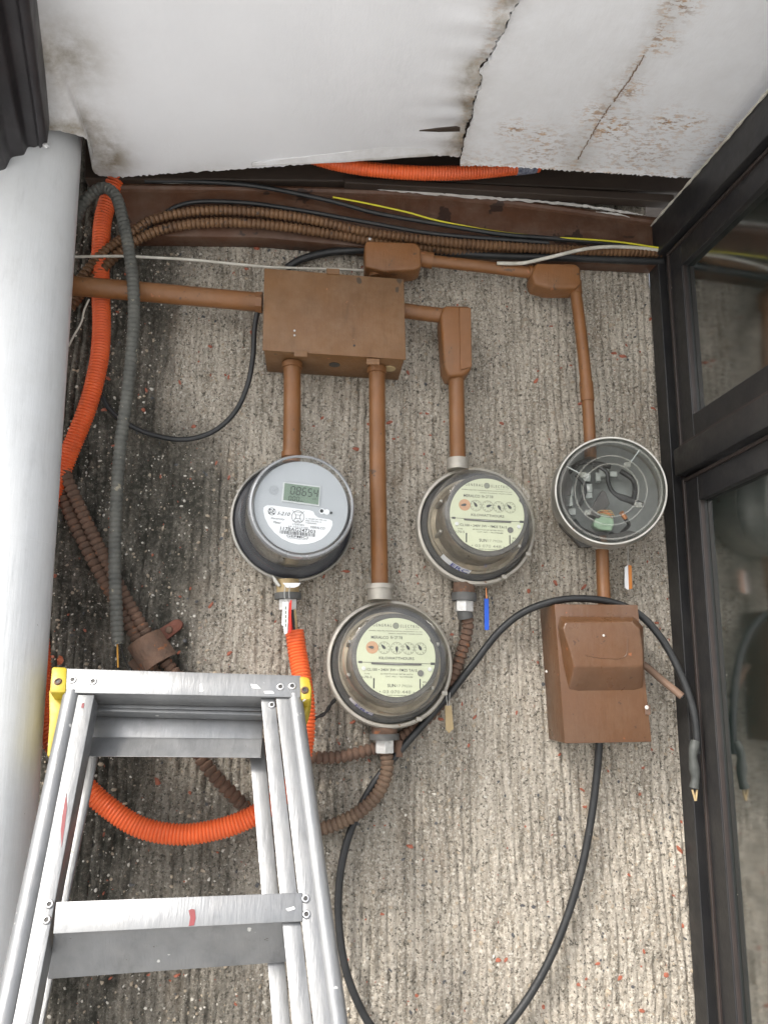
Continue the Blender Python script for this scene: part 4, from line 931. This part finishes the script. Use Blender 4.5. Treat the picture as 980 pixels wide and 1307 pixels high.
mk('strap_tab', MB().extr([P(x, y, .010) for x, y in ((163, 846), (176, 836), (190, 858), (180, 868))], Vector((0, .005, 0))), RUST, sc_, bevel=.001)
mk('strap_screw', MB().lathe([(.0001, .003), (.004, .002), (.005, 0)], 10, Matrix.Translation(P(216, 804, .009)) @ Matrix.Rotation(R(90), 4, 'X')), RUST, sc_)

# ------------------------------------------------------------------ cables
def cable(pts, r, mtl, label, name='cable', cat='cable', step=.006):
    return tag(mk(name, MB().sweep(X(pts), r, 12, step), mtl, smooth=True, origin=P(*pts[0])), label, cat)
bc = cable([(889, 962, .060), (888, 930, .062), (882, 898, .062), (867, 858, .058), (845, 817, .054), (815, 784, .052), (778, 768, .052), (735, 764, .050), (700, 769, .046), (665, 783, .036), (635, 808, .026), (605, 846, .020), (570, 890, .018), (535, 930, .018), (502, 968, .016), (472, 1008, .014), (449, 1056, .014), (435, 1110, .016), (432, 1170, .018), (440, 1232, .020), (457, 1280, .020), (480, 1318, .018), (520, 1352, .016), (565, 1362, .016), (610, 1345, .016), (650, 1306, .018), (688, 1250, .018), (718, 1185, .018), (741, 1112, .020), (754, 1045, .024), (761, 990, .03), (765, 942, .04)], lambda s, i: .0049, BLACKC, 'thick black cable arching over the breaker box and hanging in one big loop', step=.005)
mk('taped_end', MB().sweep(X([(887, 946, .062), (884, 962, .064), (885, 978, .064), (887, 992, .064), (885, 1006, .064)]), lambda s, i: .0058 + .0006 * math.sin(s * 230), 12, .003), TAPE, bc, smooth=True)
mk('bare_copper', MB().sweep(X([(883, 1008, .065), (887, 1022, .065)]), .0014, 8, .003), TAN, bc); mk('bare_copper', MB().sweep(X([(889, 1008, .065), (887.5, 1022, .065)]), .0014, 8, .003), TAN, bc)
cable([(329, 396, .050), (325, 420, .044), (323, 455, .034), (316, 492, .026), (300, 526, .020), (272, 551, .016), (235, 561, .014), (195, 555, .012), (165, 542, .012), (140, 522, .012), (124, 492, .012)], .0036, BLACKC, 'thin black cable hanging in a bow from the left end of the junction box')
cable([(366, 342, .012), (385, 331, .012), (415, 323, .014), (445, 320, .016), (500, 318, .018), (560, 322, .020), (640, 327, .024), (720, 329, .028), (790, 332, .028), (846, 334, .028)], .0056, BLACKC, 'thick black cable from behind the junction box, following the lower ribbed conduit')
cable([(185, 231, .034), (260, 232, .036), (330, 238, .040), (420, 256, .042), (480, 272, .040), (560, 286, .040), (640, 299, .038), (700, 304, .036), (770, 310, .036), (846, 318, .036)], .0034, BLACKC, 'thin black cable sagging across the front of the brown board')
cable([(176, 300, .028), (230, 262, .036), (300, 258, .040), (380, 268, .042), (470, 284, .042), (560, 299, .040), (700, 310, .038)], .0032, BLACKC, 'thin black cable lying on top of the upper ribbed conduit')
cable([(425, 251.5, .044), (470, 260, .045), (520, 271, .045), (552, 280, .044), (590, 288, .041), (640, 296.5, .038), (700, 302.5, .037), (740, 305, .040), (790, 309, .042), (846, 317, .041)], .0013, YELLOWC, 'thin yellow wire running beside the black cable across the brown board', name='yellow_cable')
cable([(88, 328, .050), (150, 327, .048), (200, 329, .046), (250, 332, .044), (300, 337, .040), (345, 341, .030), (400, 343, .026), (440, 344, .026), (478, 346, .024)], .0019, WHITEC, 'thin white cable running from the white downpipe past the top of the junction box', name='white_cable')
cable([(634, 336, .052), (665, 336, .054), (690, 331, .056), (715, 325, .056), (745, 318, .052), (775, 315, .046), (810, 316, .040), (846, 320, .038)], .0026, WHITEC, 'white cable looping over the slim brown pipe and right elbow fitting', name='white_cable')
cable([(114, 382, .050), (108, 396, .050), (104, 412, .048), (95, 428, .046), (88, 442, .046)], .0013, WHITEC, 'frayed cream string hanging beside the white downpipe below the thick brown pipe', name='string', cat='string', step=.003)
cable([(392, 928, .012), (402, 917, .012), (414, 911, .012), (424, 897, .012), (432, 889, .012), (440, 879, .012)], lambda s, i: .0022 + .0006 * math.sin(i * 1.7), mat('black_twisted_wire', (.02, .018, .016), None, .6), 'black twisted wire between the ladder and the lowest meter', name='wire', cat='wire', step=.003)
sb_ = cable([(816, 846, .026), (826, 852, .030), (842, 866, .036), (858, 879, .044), (870, 889, .050)], .0050, mat('dusty_brown_stub', (.22, .14, .095), (.16, .10, .07), .7, 0, 50, .2), 'cut brown conduit stub sticking out behind the right side of the breaker box', name='conduit_stub', cat='conduit')
mk('stub_bore', MB().sweep(X([(868.5, 888, .0495), (871, 890, .0508)]), .0036, 10, .002), MDARK, sb_)

# ------------------------------------------------------------------ seals and tags
def tagstrip(name, pts, d, th, mtl, label, cat='seal'):
    return tag(mk(name, MB().extr([P(x, y, d) for x, y in pts], Vector((0, th, 0))), mtl, bevel=.0004, origin=P(*pts[0], d)), label, cat)
s1_ = tagstrip('plastic_seal', [(618, 764), (623.5, 764), (624, 804), (618.5, 804)], .026, .003, BLUEP, 'blue plastic seal strip hanging under the dial meter at upper right')
mk('seal_wire', MB().sweep(X([(620, 750, .024), (621, 766, .0245)]), .0007, 6, .004), COPPER, s1_)
s2_ = tagstrip('plastic_seal', [(801, 721), (805.5, 722), (806.5, 751), (801, 753), (797, 750), (797, 724)], .022, .002, LABELW, 'white and orange plastic seal hanging under the clear covered meter socket')
mk('seal_edge', MB().extr([P(x, y, .0232) for x, y in ((801.5, 721), (805.5, 722), (806.5, 751), (802.5, 752.5))], Vector((0, .001, 0))), mat('orange_tag', (.62, .22, .04), None, .5), s2_)
mk('seal_wire', MB().sweep(X([(801, 698, .02), (801, 723, .0215)]), .0005, 6, .01), ZINC, s2_)
s3_ = tagstrip('plastic_seal', [(568, 901), (576, 900), (579, 930), (573, 936), (568.5, 931)], .030, .002, TAN, 'tan paper tag hanging at the lower right of the lowest meter')
mk('seal_wire', MB().sweep(X([(569, 886, .03), (571, 902, .0295)]), .0005, 6, .01), ZINC, s3_); mk('seal_wire', MB().sweep(X([(574, 884, .03), (573, 902, .0295)]), .0005, 6, .01), ZINC, s3_)
s4_ = tagstrip('plastic_seal', [(361, 768), (368.5, 768), (367, 808), (363, 810), (362, 799), (359.5, 798)], .050, .0014, LABELW, 'white and red seal tag hanging in front of the digital meter nut')
mk('seal_edge', MB().extr([P(x, y, .0502) for x, y in ((369, 766), (372.5, 766), (371, 808), (368, 807))], Vector((0, .0014, 0))), REDP, s4_)
for xx in (364, 370): mk('seal_wire', MB().sweep(X([(xx, 748, .053), (xx - 1, 758, .051), (xx, 769, .050)]), .0005, 6, .004), ZINC, s4_)
st4 = MB()
for k in range(5):
    st4.extr([P(x, y, .0505) for x, y in ((364, 774 + k * 5.5), (365.6, 774 + k * 5.5), (365.4, 778 + k * 5.5), (363.8, 778 + k * 5.5))], Vector((0, .0003, 0)))
mk('seal_print', st4, INKG, s4_)
fl = tag(mk('leaf', MB().add([P(73, 842, .012), P(76, 836, .018), P(80, 838, .014), P(82, 843, .016), P(79, 848, .012), P(74, 849, .016)], [(0, 1, 2), (0, 2, 3), (0, 3, 4), (0, 4, 5)]), mat('orange_flake', (.55, .17, .08), None, .7)), 'orange paint flake stuck to the wall above the left end of the ladder', 'flake')

# ------------------------------------------------------------------ step ladder
lad = thing('step_ladder', 'aluminium step ladder with yellow corner caps leaning against the wall', 'ladder', Vector((L0.x, -1.0, 0)))
def lp(poly, o0, o1, name, mtl=ALU, bev=.0008, label=None, parent=None):
    return mk(name, MB().prism([L(x, y, o1) for x, y in poly], [L(x, y, o1) - LN * (o1 - o0) for x, y in poly]), mtl, parent or lad, bevel=bev, smooth=True, label=label)
def lpw(pts, o0, o1, name, mtl=ALU, bev=.0008, parent=None):      # world points lying on offset 0
    return mk(name, MB().prism([p + LN * o1 for p in pts], [p + LN * o0 for p in pts]), mtl, parent or lad, bevel=bev, smooth=True)
def down(a, b_, z):                   # continue the line a->b to height z
    d_ = b_ - a; return a + d_ * ((z - a.z) / d_.z)
def rail(name, xt0, xt1, xb0, xb1, yt, o0, o1, bev=.0012, zend=.02):
    a0, a1, b0, b1 = L(xt0, yt, o1), L(xt1, yt, o1), L(xb0, 1307, o1), L(xb1, 1307, o1)
    c0, c1 = down(a0, b0, zend), down(a1, b1, zend)
    return mk(name, MB().prism([a0, a1, c1, c0], [p - LN * (o1 - o0) for p in (a0, a1, c1, c0)]), ALU, lad, bevel=bev, smooth=True)
# front rails: web, rounded outer edge, inner return flange
rail('front_rail', 99, 121, 16, 41, 886, -.004, .000)
a, b_ = L(93, 884, -.005), L(5, 1307, -.005); mk('rail_bead', MB().sweep([a, down(a, b_, .02)], .0095, 20, .2), ALU, lad, smooth=True)
rail('rail_flange', 117, 121, 37, 41, 890, -.026, -.0042, .0006)
rail('front_rail', 352, 372, 400, 426, 890, -.004, .000)
a, b_ = L(376, 888, -.005), L(432, 1307, -.005); mk('rail_bead', MB().sweep([a, down(a, b_, .02)], .0085, 20, .2), ALU, lad, smooth=True)
rail('rail_flange', 333, 351, 373, 399, 892, -.0075, -.0035, .0008)
rail('rail_flange', 333, 336, 373, 376, 892, -.026, -.0078, .0006)
# rear rails, folded behind
rail('rear_rail', 317, 337, 348, 371, 941, -.060, -.056)
rail('rear_rail', 118, 130, 44, 56, 941, -.060, -.056)
# top channel
lp([(85, 853), (384, 862), (383.5, 890), (84, 884)], .0008, .003, 'top_channel')
lp([(84, 881.5), (383.5, 887.5), (383.5, 890), (84, 884)], -.028, .0006, 'top_channel_lip', bev=.0004)
lp([(86, 855), (384, 864), (384, 867), (86, 858)], -.060, .0006, 'top_channel_lip', bev=.0004)
lp([(114, 883), (340, 889), (341, 908), (112, 903)], -.036, -.033, 'cross_brace')
lp([(113, 903), (341, 909), (341, 913), (112, 907)], -.046, -.030, 'cross_brace', bev=.0004)
lp([(112, 908), (336, 914), (335, 943), (112, 941)], -.052, -.049, 'rear_top_rail')
br = [L(112, 941, -.049), L(335, 943, -.049), L(333, 967, -.038), L(112, 965, -.038)]
mk('rear_top_flange', MB().extr(br, -LN * .002), ALU, lad, bevel=.0004)
# yellow caps
lp([(66, 850), (86, 851), (84.5, 884), (63, 884)], -.030, .0050, 'corner_cap', YELLOWP, .003)
lp([(62.5, 880), (85, 881), (83, 900), (80, 915), (68, 965), (60, 965), (63, 920)], -.052, -.014, 'cap_skirt', YELLOWP, .002)
lp([(382, 862), (395, 864), (398, 878), (397, 893), (384, 893)], -.030, .0050, 'corner_cap', YELLOWP, .003)
lp([(383, 890), (397, 891), (394, 903), (390, 914), (386, 912)], -.052, -.014, 'cap_skirt', YELLOWP, .002)
def rivet(px, py, o, r=.0043, mt=ALUR, name='rivet'):
    c = L(px, py, o); X_ = Vector((1, 0, 0)); Y_ = LN.cross(X_)
    m4 = Matrix((X_, Y_, LN)).transposed().to_4x4(); m4.translation = c
    rv = mk(name, MB().lathe([(.0022 * r / .0043, .0004), (.0024 * r / .0043, .0016), (.0034 * r / .0043, .0015), (r, .0002), (r, 0)], 20, m4), mt, lad, smooth=True)
    mk('rivet_core', MB().lathe([(.0001, .0006), (.0022 * r / .0043, .0006)], 14, m4), MDARK, rv)
for (x, y, o) in ((93, 868, .003), (119, 870, .003), (358, 877, .003), (373, 876, .003), (349 - 2, 900, -.0033), (326, 955, -.0555)): rivet(x, y, o, .0040 if y > 890 else .0046)
rivet(74.5, 870, .0052, .0042, RUST, 'cap_screw'); rivet(389, 881, .0052, .0044, RUST, 'cap_screw')
# steps
st0 = [L(72, 1151, .0015), L(386, 1139, .0015), L(386, 1176, .0015), L(68, 1192, .0015)]
tl = [L(70, 1188, -.003), L(378, 1174, -.003)]
def bside(px, py, depth): return L(px, py, -depth)
tb = [L(61, 1250, -.052), L(366, 1228, -.052)]
step_f = st0; drop = None
cen = L(235, 1165)
def step(dy):
    # dy: distance further down the ladder; widen with the flare of the rails
    la, lb = L(99, 886), L(16, 1307); ra, rb = L(372, 890), L(426, 1307)
    fl_ = ((ra.x - la.x), (rb.x - lb.x)); gl = ((lb.x - la.x) / ((lb - la).dot(LD)), (rb.x - ra.x) / ((rb - ra).dot(LD)))
    def mv(p):
        xm = .5; k = (p.x - la.x) / (ra.x - la.x); k = max(0, min(1, k)); return p + LD * dy + Vector((dy * (gl[0] * (1 - k) + gl[1] * k), 0, 0))
    q = [mv(p) for p in st0]
    s_ = mk('step', MB().extr(q, -LN * .0022), ALU, lad, bevel=.0008, smooth=True)
    q2 = [mv(p) for p in (tl[0], tl[1], tb[1], tb[0])]
    mk('tread', MB().extr(q2, LD * -.0022), ALU, s_, bevel=.0005)
    return q
step(0)
gap = (L(235, 1165) - L(235, 880)).length * .98
for k in range(1, 6): step(gap * k)
for (x, y) in ((63.5, 1154), (60, 1174), (390, 1147), (391, 1167)): rivet(x, y, .0004, .0040)
# paint marks
def smear(pts, o, mtl, name='paint_mark'):
    lp(pts, o - .0004, o, name, mtl, 0)
SM = mat('dark_red_paint', (.20, .025, .03), (.14, .03, .03), .5)
SW = mat('white_paint_splash', (.82, .82, .80), None, .5)
smear([(241, 1162), (245, 1160), (249, 1161), (250, 1172), (248, 1181), (241, 1182), (243, 1171)], .0019, SM)
smear([(85, 1012), (86, 1030), (83, 1055), (79, 1082), (78, 1060), (80, 1040)], .0005, SM)
smear([(365, 1160), (375, 1157), (377, 1160), (368, 1163)], .0019, SW)
smear([(255, 874), (257, 872), (260, 882), (255, 883)], .0034, SW); smear([(320, 873), (328, 874), (333, 879), (322, 878)], .0034, SW); smear([(337, 882), (348, 882), (350, 885), (338, 885)], .0034, SW)
smear([(98, 908), (101, 906), (104, 915), (99, 914)], .0005, SW); smear([(105, 898), (108, 897), (107, 904), (104, 903)], .0005, SM)
for i, (a0, a1, b0, b1, o) in enumerate(((85, 121, 0, 41, 0), (333, 383, 373, 441, 0))):
    c0, c1 = down(L(a0, 886), L(b0, 1307), .05), down(L(a1, 886), L(b1, 1307), .05)
    m_ = MB().box(((c0.x + c1.x) / 2, (c0.y + c1.y) / 2, .025), (abs(c1.x - c0.x) / 2 + .006, .03, .025)); mk('rubber_foot', m_, BLACKC, lad, bevel=.004)
print('objects', len(bpy.data.objects), 'tris', sum(len(p.vertices) - 2 for me in bpy.data.meshes for p in me.polygons))
